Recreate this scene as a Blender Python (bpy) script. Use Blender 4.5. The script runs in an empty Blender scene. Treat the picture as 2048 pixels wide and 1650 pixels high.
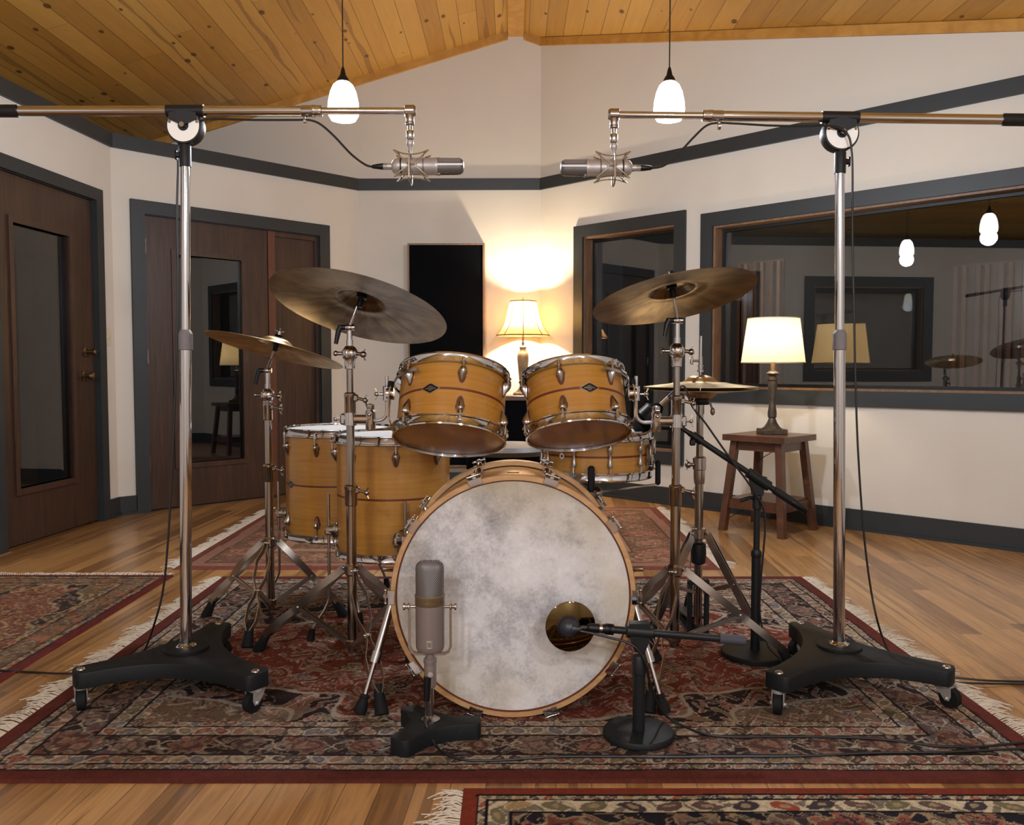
import bpy, math, random
import numpy as np
from mathutils import Vector, Matrix, Quaternion

random.seed(7)
PI = math.pi
SC = bpy.context.scene
COL = SC.collection
V = Vector

# ---------------------------------------------------------------- camera model
CAM_H, FPX, PITCH = 0.985, 1717.0, 0.0517      # metres, focal length in pixels of a 2048 wide frame, pitch down

def ray(px, py):
    u = (px - 1024) / FPX
    v = (py - 825) / FPX
    c, s = math.cos(PITCH), math.sin(PITCH)
    return V((u, c - v * s, -v * c - s))

def F(px, py, z=0.0):                           # point of the horizontal plane z seen at a pixel
    d = ray(px, py)
    return V((0, 0, CAM_H)) + d * ((z - CAM_H) / d.z)

def A(px, py, Y):                               # point at depth Y seen at a pixel
    d = ray(px, py)
    return V((0, 0, CAM_H)) + d * (Y / d.y)

def ZA(py, Y):
    return A(1024, py, Y).z

# ---------------------------------------------------------------- mesh builder
ORG = {}

class MB:
    def __init__(self):
        self.v = []
        self.f = []
        self.M = None

    def add(self, vs, fs):
        n = len(self.v)
        if self.M is not None:
            vs = [self.M @ V(p) for p in vs]
        self.v.extend([tuple(p) for p in vs])
        self.f.extend([tuple(i + n for i in f) for f in fs])
        return self

    def box(self, c, s, R=None, bev=0.0):
        hx, hy, hz = s[0] / 2, s[1] / 2, s[2] / 2
        c = V(c)
        if bev <= 0:
            P = [V((x, y, z)) for z in (-hz, hz) for y in (-hy, hy) for x in (-hx, hx)]
            fs = [(0, 2, 3, 1), (4, 5, 7, 6), (0, 1, 5, 4), (2, 6, 7, 3), (0, 4, 6, 2), (1, 3, 7, 5)]
        else:
            b = min(bev, hx * .9, hy * .9, hz * .9)
            P, idx = [], {}
            for sx in (-1, 1):
                for sy in (-1, 1):
                    for sz in (-1, 1):
                        for ax in range(3):
                            q = [sx * (hx - b), sy * (hy - b), sz * (hz - b)]
                            q[ax] = (sx * hx, sy * hy, sz * hz)[ax]
                            idx[(sx, sy, sz, ax)] = len(P)
                            P.append(V(q))
            fs = []
            for ax in range(3):
                o = [a for a in range(3) if a != ax]
                for sg in (-1, 1):
                    cor = []
                    for (a, bb) in ((-1, -1), (1, -1), (1, 1), (-1, 1)):
                        k = [0, 0, 0]
                        k[ax], k[o[0]], k[o[1]] = sg, a, bb
                        cor.append(idx[(k[0], k[1], k[2], ax)])
                    flip = (sg < 0) ^ (ax == 1)
                    fs.append(tuple(reversed(cor)) if flip else tuple(cor))
            for ax in range(3):
                o = [a for a in range(3) if a != ax]
                for a in (-1, 1):
                    for bb in (-1, 1):
                        q = []
                        for sg, side in ((-1, o[0]), (1, o[0]), (1, o[1]), (-1, o[1])):
                            k = [0, 0, 0]
                            k[ax], k[o[0]], k[o[1]] = sg, a, bb
                            q.append(idx[(k[0], k[1], k[2], side)])
                        fs.append(tuple(q))
            for sx in (-1, 1):
                for sy in (-1, 1):
                    for sz in (-1, 1):
                        fs.append(tuple(idx[(sx, sy, sz, a)] for a in range(3)))
        if R is not None:
            P = [R @ p for p in P]
        return self.add([c + p for p in P], fs)

    def cyl(self, p0, p1, r0, r1=None, n=20, cap=True):
        p0, p1 = V(p0), V(p1)
        r1 = r0 if r1 is None else r1
        return self.lathe([(r0, 0), (r1, (p1 - p0).length)], p0, p1 - p0, n, cap)

    def lathe(self, prof, o, axis=(0, 0, 1), n=32, cap=True, closed=False, ref=None):
        o, a = V(o), V(axis).normalized()
        if ref is not None:
            u = V(ref)
            u = (u - a * u.dot(a)).normalized()
        else:
            u = a.orthogonal().normalized()
            if abs(a.z) > .99:
                u = V((1, 0, 0))
                u = (u - a * u.dot(a)).normalized()
        w = a.cross(u)
        vs, fs = [], []
        m = len(prof)
        for (r, h) in prof:
            for k in range(n):
                t = 2 * PI * k / n
                vs.append(o + a * h + (u * math.cos(t) + w * math.sin(t)) * r)
        rng = range(m) if closed else range(m - 1)
        for i in rng:
            j = (i + 1) % m
            for k in range(n):
                k2 = (k + 1) % n
                fs.append((i * n + k, i * n + k2, j * n + k2, j * n + k))
        if cap and not closed:
            if prof[0][0] > 1e-6:
                fs.append(tuple(reversed(range(n))))
            if prof[-1][0] > 1e-6:
                fs.append(tuple((m - 1) * n + k for k in range(n)))
        return self.add(vs, fs)

    def tube(self, pts, r, n=10, cap=True, closed=False, smooth=0):
        P = [V(p) for p in pts]
        if smooth:
            P = spline(P, smooth, closed)
        m = len(P)
        rr = r if isinstance(r, (list, tuple)) else [r] * m
        if len(rr) != m:
            rr = [rr[0] + (rr[-1] - rr[0]) * i / (m - 1) for i in range(m)]
        T = []
        for i in range(m):
            if closed:
                t = P[(i + 1) % m] - P[i - 1]
            else:
                t = P[min(i + 1, m - 1)] - P[max(i - 1, 0)]
            T.append(t.normalized() if t.length > 1e-9 else V((0, 0, 1)))
        u = T[0].orthogonal().normalized()
        vs, fs = [], []
        for i in range(m):
            u = u - T[i] * u.dot(T[i])
            u = u.normalized() if u.length > 1e-6 else T[i].orthogonal().normalized()
            w = T[i].cross(u)
            for k in range(n):
                t = 2 * PI * k / n
                vs.append(P[i] + (u * math.cos(t) + w * math.sin(t)) * rr[i])
        for i in range(m if closed else m - 1):
            j = (i + 1) % m
            for k in range(n):
                k2 = (k + 1) % n
                fs.append((i * n + k, i * n + k2, j * n + k2, j * n + k))
        if cap and not closed:
            fs.append(tuple(reversed(range(n))))
            fs.append(tuple((m - 1) * n + k for k in range(n)))
        return self.add(vs, fs)

    def prism(self, poly, h0, h1, o=(0, 0, 0), ex=(1, 0, 0), ey=(0, 1, 0), inset=0.0):
        o, ex, ey = V(o), V(ex), V(ey)
        ez = ex.cross(ey).normalized()
        n = len(poly)
        b = [o + ex * p[0] + ey * p[1] + ez * h0 for p in poly]
        t = [o + ex * p[0] + ey * p[1] + ez * h1 for p in poly]
        fs = [tuple(reversed(range(n))), tuple(n + i for i in range(n))]
        fs += [(i, (i + 1) % n, n + (i + 1) % n, n + i) for i in range(n)]
        return self.add(b + t, fs)

    def ball(self, c, r, n=16, s=(1, 1, 1), R=None):
        c = V(c)
        vs, fs = [], []
        m = max(6, n // 2)
        for i in range(m + 1):
            ph = PI * i / m
            for k in range(n):
                t = 2 * PI * k / n
                p = V((r * s[0] * math.sin(ph) * math.cos(t), r * s[1] * math.sin(ph) * math.sin(t), r * s[2] * math.cos(ph)))
                vs.append(c + (R @ p if R is not None else p))
        for i in range(m):
            for k in range(n):
                k2 = (k + 1) % n
                fs.append((i * n + k, (i + 1) * n + k, (i + 1) * n + k2, i * n + k2))
        return self.add(vs, fs)

    def strap(self, pts, wdir, w, t):
        """flat bar along pts: width w along wdir, thickness t"""
        P = [V(p) for p in pts]
        wd = V(wdir).normalized()
        vs, fs = [], []
        for i, p in enumerate(P):
            tg = (P[min(i + 1, len(P) - 1)] - P[max(i - 1, 0)]).normalized()
            nn = tg.cross(wd).normalized()
            ww = nn.cross(tg).normalized()
            for (a, b) in ((-1, -1), (1, -1), (1, 1), (-1, 1)):
                vs.append(p + ww * a * w / 2 + nn * b * t / 2)
        for i in range(len(P) - 1):
            for k in range(4):
                k2 = (k + 1) % 4
                fs.append((i * 4 + k, i * 4 + k2, i * 4 + 4 + k2, i * 4 + 4 + k))
        m = (len(P) - 1) * 4
        fs += [(3, 2, 1, 0), (m, m + 1, m + 2, m + 3)]
        return self.add(vs, fs)

    def build(self, name, mat, parent=None, matrix=None, smooth=True, angle=38, weld=False):
        o = V(ORG.get(parent, (0, 0, 0))) if (parent is not None and self.M is None and matrix is None) else V((0, 0, 0))
        me = bpy.data.meshes.new(name)
        me.from_pydata([(x - o.x, y - o.y, z - o.z) for (x, y, z) in self.v], [], self.f)
        import bmesh
        bm = bmesh.new()
        bm.from_mesh(me)
        bmesh.ops.remove_doubles(bm, verts=bm.verts, dist=1e-6)
        bmesh.ops.recalc_face_normals(bm, faces=bm.faces)
        bm.to_mesh(me)
        bm.free()
        me.validate()
        if smooth:
            me.polygons.foreach_set('use_smooth', [True] * len(me.polygons))
            me.set_sharp_from_angle(angle=math.radians(angle))
        if mat is not None:
            me.materials.append(mat)
        return link(name, me, parent, matrix)

def link(name, me, parent=None, matrix=None):
    ob = bpy.data.objects.new(name, me)
    COL.objects.link(ob)
    if parent is not None:
        ob.parent = parent
        ORG[ob] = V(ORG.get(parent, (0, 0, 0)))
    if matrix is not None:
        ob.matrix_basis = matrix
    return ob

def spline(P, k=6, closed=False):
    out = []
    m = len(P)
    seg = m if closed else m - 1
    for i in range(seg):
        if closed:
            a, b, c, d = P[i - 1], P[i], P[(i + 1) % m], P[(i + 2) % m]
        else:
            a, b, c, d = P[max(i - 1, 0)], P[i], P[i + 1], P[min(i + 2, m - 1)]
        for j in range(k):
            t = j / k
            out.append(0.5 * ((2 * b) + (c - a) * t + (2 * a - 5 * b + 4 * c - d) * t * t + (3 * b - a - 3 * c + d) * t ** 3))
    if not closed:
        out.append(P[-1].copy())
    return out

def tag(o, label=None, cat=None, group=None, kind=None):
    if label: o['label'] = label
    if cat: o['category'] = cat
    if group: o['group'] = group
    if kind: o['kind'] = kind
    return o

def thing(name, loc, label, cat, group=None):
    o = bpy.data.objects.new(name, None)
    COL.objects.link(o)
    o.location = loc
    o.empty_display_size = .05
    ORG[o] = V(loc)
    return tag(o, label, cat, group)

def struct(o):
    o['kind'] = 'structure'
    return o

# ---------------------------------------------------------------- materials
def lin(c):
    return tuple(((x / 255) / 12.92) if x / 255 <= .04045 else (((x / 255) + .055) / 1.055) ** 2.4 for x in c) + (1.0,)

def new_mat(name):
    m = bpy.data.materials.new(name)
    m.use_nodes = True
    nt = m.node_tree
    return m, nt, nt.nodes['Principled BSDF']

def N(nt, typ, **kw):
    n = nt.nodes.new(typ)
    for k, v in kw.items():
        setattr(n, k, v)
    return n

def flat(name, rgb, rough=.5, metal=0.0, bump=0.0, bscale=200.0, var=0.0, vscale=6.0, coat=0.0):
    m, nt, b = new_mat(name)
    b.inputs['Base Color'].default_value = lin(rgb)
    b.inputs['Roughness'].default_value = rough
    b.inputs['Metallic'].default_value = metal
    b.inputs['Coat Weight'].default_value = coat
    tc = N(nt, 'ShaderNodeTexCoord')
    if var > 0:
        nz = N(nt, 'ShaderNodeTexNoise')
        nz.inputs['Scale'].default_value = vscale
        nz.inputs['Detail'].default_value = 6
        nt.links.new(tc.outputs['Object'], nz.inputs['Vector'])
        cr = N(nt, 'ShaderNodeValToRGB')
        d = tuple(max(0, x * (1 - var)) for x in rgb)
        l = tuple(min(255, x * (1 + var)) for x in rgb)
        cr.color_ramp.elements[0].position = .3
        cr.color_ramp.elements[1].position = .7
        cr.color_ramp.elements[0].color = lin(d)
        cr.color_ramp.elements[1].color = lin(l)
        nt.links.new(nz.outputs['Fac'], cr.inputs['Fac'])
        nt.links.new(cr.outputs['Color'], b.inputs['Base Color'])
    if bump > 0:
        nz = N(nt, 'ShaderNodeTexNoise')
        nz.inputs['Scale'].default_value = bscale
        nz.inputs['Detail'].default_value = 3
        nt.links.new(tc.outputs['Object'], nz.inputs['Vector'])
        bp = N(nt, 'ShaderNodeBump')
        bp.inputs['Strength'].default_value = bump
        bp.inputs['Distance'].default_value = .002
        nt.links.new(nz.outputs['Fac'], bp.inputs['Height'])
        nt.links.new(bp.outputs['Normal'], b.inputs['Normal'])
    return m

def wood(name, dark, light, scale=(4, 4, 60), rough=.4, coat=.0, dist=1.5, contrast=(.3, .7), space='Object', fine=True):
    m, nt, b = new_mat(name)
    tc = N(nt, 'ShaderNodeTexCoord')
    mp = N(nt, 'ShaderNodeMapping')
    mp.inputs['Scale'].default_value = scale
    nt.links.new(tc.outputs[space], mp.inputs['Vector'])
    nz = N(nt, 'ShaderNodeTexNoise')
    nz.inputs['Scale'].default_value = 1.0
    nz.inputs['Detail'].default_value = 6
    nz.inputs['Roughness'].default_value = .6
    nz.inputs['Distortion'].default_value = dist
    nt.links.new(mp.outputs['Vector'], nz.inputs['Vector'])
    cr = N(nt, 'ShaderNodeValToRGB')
    cr.color_ramp.elements[0].position = contrast[0]
    cr.color_ramp.elements[1].position = contrast[1]
    cr.color_ramp.elements[0].color = lin(dark)
    cr.color_ramp.elements[1].color = lin(light)
    nt.links.new(nz.outputs['Fac'], cr.inputs['Fac'])
    nt.links.new(cr.outputs['Color'], b.inputs['Base Color'])
    b.inputs['Roughness'].default_value = rough
    b.inputs['Coat Weight'].default_value = coat
    b.inputs['Coat Roughness'].default_value = .15
    return m

def planks(name, tones, width, seam, axis_along='Y', groove=.03, length=1.6, rough=.35, knots=False, streak=None, spec_coat=0.0, rot=0.0, grain=(9, 140)):
    """boards running along one axis; tones = ramp colours picked per board"""
    m, nt, b = new_mat(name)
    L = nt.links.new
    tc = N(nt, 'ShaderNodeTexCoord')
    mp = N(nt, 'ShaderNodeMapping')
    mp.inputs['Rotation'].default_value = (0, 0, rot)
    L(tc.outputs['Object'], mp.inputs['Vector'])
    sp = N(nt, 'ShaderNodeSeparateXYZ')
    L(mp.outputs['Vector'], sp.inputs[0])
    across, along = (sp.outputs['X'], sp.outputs['Y'])

    def M(op, a, bb=None, c=None):
        n = N(nt, 'ShaderNodeMath', operation=op)
        for i, x in enumerate((a, bb, c)):
            if x is None: continue
            if isinstance(x, (int, float)): n.inputs[i].default_value = x
            else: L(x, n.inputs[i])
        return n.outputs[0]
    q = M('DIVIDE', across, width)
    idx = M('FLOOR', q)
    fr = M('FRACT', q)
    wn = N(nt, 'ShaderNodeTexWhiteNoise', noise_dimensions='1D')
    L(idx, wn.inputs['W'])
    off = M('MULTIPLY', wn.outputs['Value'], length * 3)
    q2 = M('DIVIDE', M('ADD', along, off), length)
    idy = M('FLOOR', q2)
    fy = M('FRACT', q2)
    cx = N(nt, 'ShaderNodeCombineXYZ')
    L(idx, cx.inputs[0]); L(idy, cx.inputs[1])
    wn2 = N(nt, 'ShaderNodeTexWhiteNoise', noise_dimensions='2D')
    L(cx.outputs[0], wn2.inputs['Vector'])
    # grain
    cg = N(nt, 'ShaderNodeCombineXYZ')
    L(M('MULTIPLY', across, grain[1]), cg.inputs[0]); L(M('MULTIPLY', along, grain[0]), cg.inputs[1])
    L(M('MULTIPLY', wn2.outputs['Value'], 57.0), cg.inputs[2])
    nz = N(nt, 'ShaderNodeTexNoise')
    nz.inputs['Scale'].default_value = .35
    nz.inputs['Detail'].default_value = 5
    nz.inputs['Distortion'].default_value = 1.2
    L(cg.outputs[0], nz.inputs['Vector'])
    t = M('ADD', M('MULTIPLY', wn2.outputs['Value'], .55), M('MULTIPLY', nz.outputs['Fac'], .5))
    cr = N(nt, 'ShaderNodeValToRGB')
    els = cr.color_ramp.elements
    els[0].position, els[0].color = .15, lin(tones[0])
    els[1].position, els[1].color = .9, lin(tones[-1])
    for i, tn in enumerate(tones[1:-1]):
        e = els.new(.15 + .75 * (i + 1) / (len(tones) - 1))
        e.color = lin(tn)
    L(t, cr.inputs['Fac'])
    col = cr.outputs['Color']

    def mix(fac, colA, colB):
        n = N(nt, 'ShaderNodeMix', data_type='RGBA')
        L(fac, n.inputs['Factor'])
        L(colA, n.inputs['A'])
        if isinstance(colB, tuple): n.inputs['B'].default_value = colB
        else: L(colB, n.inputs['B'])
        return n.outputs['Result']
    if streak:
        # long dark heart-wood streak on some boards
        cs = N(nt, 'ShaderNodeCombineXYZ')
        L(M('MULTIPLY', along, 1.3), cs.inputs[1]); L(M('MULTIPLY', idx, 3.7), cs.inputs[0])
        n3 = N(nt, 'ShaderNodeTexNoise')
        n3.inputs['Scale'].default_value = 1.0
        n3.inputs['Detail'].default_value = 3
        L(cs.outputs[0], n3.inputs['Vector'])
        pos = M('ADD', .18, M('MULTIPLY', n3.outputs['Fac'], .64))
        dd = M('ABSOLUTE', M('SUBTRACT', fr, pos))
        n4 = N(nt, 'ShaderNodeTexNoise')
        n4.inputs['Scale'].default_value = .9
        cs2 = N(nt, 'ShaderNodeCombineXYZ')
        L(along, cs2.inputs[1]); L(M('MULTIPLY', idx, 1.9), cs2.inputs[0])
        L(cs2.outputs[0], n4.inputs['Vector'])
        wid = M('MINIMUM', M('MULTIPLY', M('SUBTRACT', n4.outputs['Fac'], .40), .8), .15)
        msk = M('LESS_THAN', dd, wid)
        wn3 = N(nt, 'ShaderNodeTexWhiteNoise', noise_dimensions='1D')
        L(M('ADD', idx, 31.7), wn3.inputs['W'])
        msk = M('MULTIPLY', msk, M('GREATER_THAN', wn3.outputs['Value'], streak[1]))
        col = mix(M('MULTIPLY', msk, .55), col, lin(streak[0]))
    if knots:
        ck = N(nt, 'ShaderNodeCombineXYZ')
        L(M('MULTIPLY', across, 10.0), ck.inputs[0]); L(M('MULTIPLY', along, 5.2), ck.inputs[1])
        vo = N(nt, 'ShaderNodeTexVoronoi', feature='F1')
        vo.inputs['Scale'].default_value = 1.0
        L(ck.outputs[0], vo.inputs['Vector'])
        n5 = N(nt, 'ShaderNodeTexWhiteNoise', noise_dimensions='3D')
        L(vo.outputs['Color'], n5.inputs['Vector'])
        rad = M('MULTIPLY', M('SUBTRACT', n5.outputs['Value'], .22), .20)
        mr = N(nt, 'ShaderNodeMapRange')
        L(M('SUBTRACT', vo.outputs['Distance'], rad), mr.inputs['Value'])
        mr.inputs['From Min'].default_value = 0.0
        mr.inputs['From Max'].default_value = .05
        mr.inputs['To Min'].default_value = .85
        mr.inputs['To Max'].default_value = 0.0
        col = mix(mr.outputs['Result'], col, lin((78, 42, 14)))
    e1 = M('LESS_THAN', fr, groove)
    e2 = M('LESS_THAN', fy, groove * width / length * .8)
    edge = M('MAXIMUM', e1, e2)
    col = mix(M('MULTIPLY', edge, .8), col, lin(seam))
    L(col, b.inputs['Base Color'])
    b.inputs['Roughness'].default_value = rough
    b.inputs['Coat Weight'].default_value = spec_coat
    b.inputs['Coat Roughness'].default_value = .2
    bp = N(nt, 'ShaderNodeBump')
    bp.inputs['Strength'].default_value = .35
    bp.inputs['Distance'].default_value = .003
    L(M('SUBTRACT', 1.0, edge), bp.inputs['Height'])
    L(bp.outputs['Normal'], b.inputs['Normal'])
    return m

def emit(name, rgb, strength, base=None):
    m, nt, b = new_mat(name)
    b.inputs['Base Color'].default_value = lin(base or rgb)
    b.inputs['Emission Color'].default_value = lin(rgb)
    b.inputs['Emission Strength'].default_value = strength
    b.inputs['Roughness'].default_value = .3
    return m

def glass_pane(name, ior=1.7, tint=.85):
    m, nt, b = new_mat(name)
    nt.nodes.remove(b)
    out = nt.nodes['Material Output']
    fr = N(nt, 'ShaderNodeFresnel')
    ge = N(nt, 'ShaderNodeNewGeometry')
    e1 = N(nt, 'ShaderNodeMath', operation='MULTIPLY_ADD')
    e1.inputs[1].default_value = -2.0
    e1.inputs[2].default_value = 1.0
    nt.links.new(ge.outputs['Backfacing'], e1.inputs[0])
    pw = N(nt, 'ShaderNodeMath', operation='POWER')      # the same reflectance on both faces of the pane
    pw.inputs[0].default_value = ior
    nt.links.new(e1.outputs[0], pw.inputs[1])
    nt.links.new(pw.outputs[0], fr.inputs['IOR'])
    tr = N(nt, 'ShaderNodeBsdfTransparent')
    tr.inputs['Color'].default_value = (tint, tint, tint, 1)
    gl = N(nt, 'ShaderNodeBsdfGlossy')
    gl.inputs['Roughness'].default_value = 0.0
    mx = N(nt, 'ShaderNodeMixShader')
    nt.links.new(fr.outputs[0], mx.inputs[0])
    nt.links.new(tr.outputs[0], mx.inputs[1])
    nt.links.new(gl.outputs[0], mx.inputs[2])
    nt.links.new(mx.outputs[0], out.inputs['Surface'])
    return m

def shade_mat(name, rgb, trans=.6):
    m, nt, b = new_mat(name)
    nt.nodes.remove(b)
    out = nt.nodes['Material Output']
    df = N(nt, 'ShaderNodeBsdfDiffuse')
    tl = N(nt, 'ShaderNodeBsdfTranslucent')
    df.inputs['Color'].default_value = lin(rgb)
    tl.inputs['Color'].default_value = lin(rgb)
    mx = N(nt, 'ShaderNodeMixShader')
    mx.inputs[0].default_value = trans
    nt.links.new(df.outputs[0], mx.inputs[1])
    nt.links.new(tl.outputs[0], mx.inputs[2])
    nt.links.new(mx.outputs[0], out.inputs['Surface'])
    return m

def grille_mat(name, a, bcol, scale, metal=.8, rough=.4):
    m, nt, b = new_mat(name)
    tc = N(nt, 'ShaderNodeTexCoord')
    mp = N(nt, 'ShaderNodeMapping')
    mp.inputs['Rotation'].default_value = (0, .6, .0)
    nt.links.new(tc.outputs['Object'], mp.inputs['Vector'])
    w1 = N(nt, 'ShaderNodeTexWave', wave_type='BANDS', bands_direction='X')
    w2 = N(nt, 'ShaderNodeTexWave', wave_type='BANDS', bands_direction='Z')
    for w in (w1, w2):
        w.inputs['Scale'].default_value = scale
        nt.links.new(mp.outputs['Vector'], w.inputs['Vector'])
    mu = N(nt, 'ShaderNodeMath', operation='MULTIPLY')
    nt.links.new(w1.outputs['Fac'], mu.inputs[0])
    nt.links.new(w2.outputs['Fac'], mu.inputs[1])
    cr = N(nt, 'ShaderNodeValToRGB')
    cr.color_ramp.elements[0].position = .1
    cr.color_ramp.elements[1].position = .6
    cr.color_ramp.elements[0].color = lin(a)
    cr.color_ramp.elements[1].color = lin(bcol)
    nt.links.new(mu.outputs[0], cr.inputs['Fac'])
    nt.links.new(cr.outputs['Color'], b.inputs['Base Color'])
    b.inputs['Metallic'].default_value = metal
    b.inputs['Roughness'].default_value = rough
    return m

def cymbal_mat(name, dark, light):
    m, nt, b = new_mat(name)
    L = nt.links.new
    tc = N(nt, 'ShaderNodeTexCoord')
    sp = N(nt, 'ShaderNodeSeparateXYZ')
    L(tc.outputs['Object'], sp.inputs[0])

    def M(op, a, bb=None):
        n = N(nt, 'ShaderNodeMath', operation=op)
        for i, x in enumerate((a, bb)):
            if x is None: continue
            if isinstance(x, (int, float)): n.inputs[i].default_value = x
            else: L(x, n.inputs[i])
        return n.outputs[0]
    r = M('SQRT', M('ADD', M('MULTIPLY', sp.outputs['X'], sp.outputs['X']), M('MULTIPLY', sp.outputs['Y'], sp.outputs['Y'])))
    th = M('ARCTAN2', sp.outputs['Y'], sp.outputs['X'])
    cx = N(nt, 'ShaderNodeCombineXYZ')
    L(M('MULTIPLY', r, 6.0), cx.inputs[0])
    L(M('MULTIPLY', M('COSINE', th), 2.2), cx.inputs[1])
    L(M('MULTIPLY', M('SINE', th), 2.2), cx.inputs[2])
    nz = N(nt, 'ShaderNodeTexNoise')
    nz.inputs['Scale'].default_value = 2.2
    nz.inputs['Detail'].default_value = 6
    L(cx.outputs[0], nz.inputs['Vector'])
    cr = N(nt, 'ShaderNodeValToRGB')
    cr.color_ramp.elements[0].position = .36
    cr.color_ramp.elements[1].position = .64
    cr.color_ramp.elements[0].color = lin(dark)
    cr.color_ramp.elements[1].color = lin(light)
    L(nz.outputs['Fac'], cr.inputs['Fac'])
    L(cr.outputs['Color'], b.inputs['Base Color'])
    b.inputs['Metallic'].default_value = 1.0
    b.inputs['Roughness'].default_value = .34
    b.inputs['Anisotropic'].default_value = .6
    # lathe grooves
    c2 = N(nt, 'ShaderNodeCombineXYZ')
    L(M('MULTIPLY', r, 420.0), c2.inputs[0])
    n2 = N(nt, 'ShaderNodeTexNoise')
    n2.inputs['Scale'].default_value = 1.0
    L(c2.outputs[0], n2.inputs['Vector'])
    bp = N(nt, 'ShaderNodeBump')
    bp.inputs['Strength'].default_value = .25
    bp.inputs['Distance'].default_value = .0012
    L(n2.outputs['Fac'], bp.inputs['Height'])
    L(bp.outputs['Normal'], b.inputs['Normal'])
    return m

def skin_mat(name):                       # mottled calf-like bass drum head
    m, nt, b = new_mat(name)
    L = nt.links.new
    tc = N(nt, 'ShaderNodeTexCoord')

    def noise(scale, det, rough, off=0.0):
        mp = N(nt, 'ShaderNodeMapping')
        mp.inputs['Location'].default_value = (off, off * .7, off * .3)
        L(tc.outputs['Object'], mp.inputs['Vector'])
        n = N(nt, 'ShaderNodeTexNoise')
        n.inputs['Scale'].default_value = scale
        n.inputs['Detail'].default_value = det
        n.inputs['Roughness'].default_value = rough
        L(mp.outputs['Vector'], n.inputs['Vector'])
        return n.outputs['Fac']

    def M(op, a, bb):
        n = N(nt, 'ShaderNodeMath', operation=op)
        for i, x in enumerate((a, bb)):
            if isinstance(x, (int, float)): n.inputs[i].default_value = x
            else: L(x, n.inputs[i])
        return n.outputs[0]
    big, mid, fine = noise(5.0, 4, .6), noise(17.0, 10, .72, 3.1), noise(120.0, 3, .6, 1.7)
    t = M('ADD', M('ADD', M('MULTIPLY', big, .62), M('MULTIPLY', mid, .32)), M('MULTIPLY', fine, .16))
    cr = N(nt, 'ShaderNodeValToRGB')
    e = cr.color_ramp.elements
    e[0].position, e[0].color = .38, lin((128, 126, 130))
    e[1].position, e[1].color = .70, lin((232, 230, 230))
    k = e.new(.50); k.color = lin((184, 182, 185))
    k = e.new(.57); k.color = lin((212, 210, 211))
    L(t, cr.inputs['Fac'])
    ln = N(nt, 'ShaderNodeVectorMath', operation='LENGTH')
    L(tc.outputs['Object'], ln.inputs[0])
    mr = N(nt, 'ShaderNodeMapRange')
    mr.inputs['From Min'].default_value = .15
    mr.inputs['From Max'].default_value = .34
    mr.inputs['To Max'].default_value = .8
    L(ln.outputs['Value'], mr.inputs['Value'])
    mr2 = N(nt, 'ShaderNodeMapRange')
    mr2.inputs['From Min'].default_value = .36
    mr2.inputs['From Max'].default_value = .62
    L(noise(4.0, 5, .55, 9.3), mr2.inputs['Value'])
    mx = N(nt, 'ShaderNodeMix', data_type='RGBA')
    L(M('MULTIPLY', mr.outputs[0], mr2.outputs[0]), mx.inputs['Factor'])
    L(cr.outputs['Color'], mx.inputs['A'])
    mx.inputs['B'].default_value = lin((178, 162, 128))
    L(mx.outputs['Result'], b.inputs['Base Color'])
    b.inputs['Roughness'].default_value = .55
    return m

CHROME = flat('chrome', (196, 196, 201), .07, 1.0)
LEGM = flat('brushed_leg_steel', (190, 184, 178), .3, 1.0)
CHROME_S = flat('satin_chrome', (176, 172, 170), .2, 1.0)
NICKEL = flat('nickel_tube', (158, 152, 148), .12, 1.0)
SILVER = flat('satin_silver', (184, 178, 176), .42, .55)
WIREM = flat('champagne_wire', (170, 158, 140), .3, 1.0)
KNURL = flat('knurled_steel', (140, 138, 142), .5, .7, .8, 900)
BLACKM = flat('black_metal', (26, 27, 29), .42, .0, .25, 500)
CASTI = flat('black_cast_iron', (22, 24, 26), .5, .0, .35, 350)
BLACKP = flat('black_plastic', (14, 15, 17), .4)
RUBBER = flat('black_rubber', (18, 19, 20), .75)
GRIP = flat('grey_grip', (62, 63, 72), .7)
CABLE = flat('cable_black', (20, 17, 18), .45)
BRASSY = flat('worn_brass_chrome', (134, 116, 92), .42, .6)
for _m, _s in ((BLACKM, .3), (CASTI, .22), (BLACKP, .35), (RUBBER, .25)):
    _m.node_tree.nodes['Principled BSDF'].inputs['Specular IOR Level'].default_value = _s
TOMW = wood('amber_maple', (160, 107, 38), (186, 133, 55), (3.0, 3.0, 75), .33, .35, .8, (.25, .75))
BASSW = wood('pale_maple', (176, 118, 48), (206, 150, 72), (3, 3, 70), .35, .3, .8)
HOOPW = wood('maple_hoop', (172, 130, 84), (198, 158, 114), (12, 40, 12), .38, .25, .8)
INLAY = flat('rosewood_inlay', (98, 40, 18), .4)
GASKET = flat('brown_gasket', (92, 40, 20), .6)
HEADW = flat('coated_head', (176, 175, 172), .5, 0, .15, 300)
HEADB = flat('amber_film_head', (150, 117, 96), .22, 0, 0, 1, .06, 5)
BADGE = flat('badge_black', (22, 20, 22), .3, .4)
BADGES = flat('badge_silver', (165, 160, 155), .35, .8)
WALLM = flat('cream_wall_paint', (209, 203, 192), .85, 0, .25, 180, .015, 1.3)
DKTRIM = flat('charcoal_green_trim', (38, 43, 46), .5, 0, .1, 60, .06, 3)
PINET = wood('pine_trim', (170, 118, 48), (198, 148, 72), (6, 6, 6), .5)
DOORW = wood('walnut_veneer', (40, 27, 20), (70, 47, 35), (26, 26, 1.6), .42, .1, 1.6)
DOORW2 = wood('walnut_moulding', (48, 32, 24), (72, 48, 36), (18, 18, 3), .42, .1)
REDW = wood('redwood_stile', (78, 46, 32), (102, 62, 44), (18, 18, 3), .45)
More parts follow.
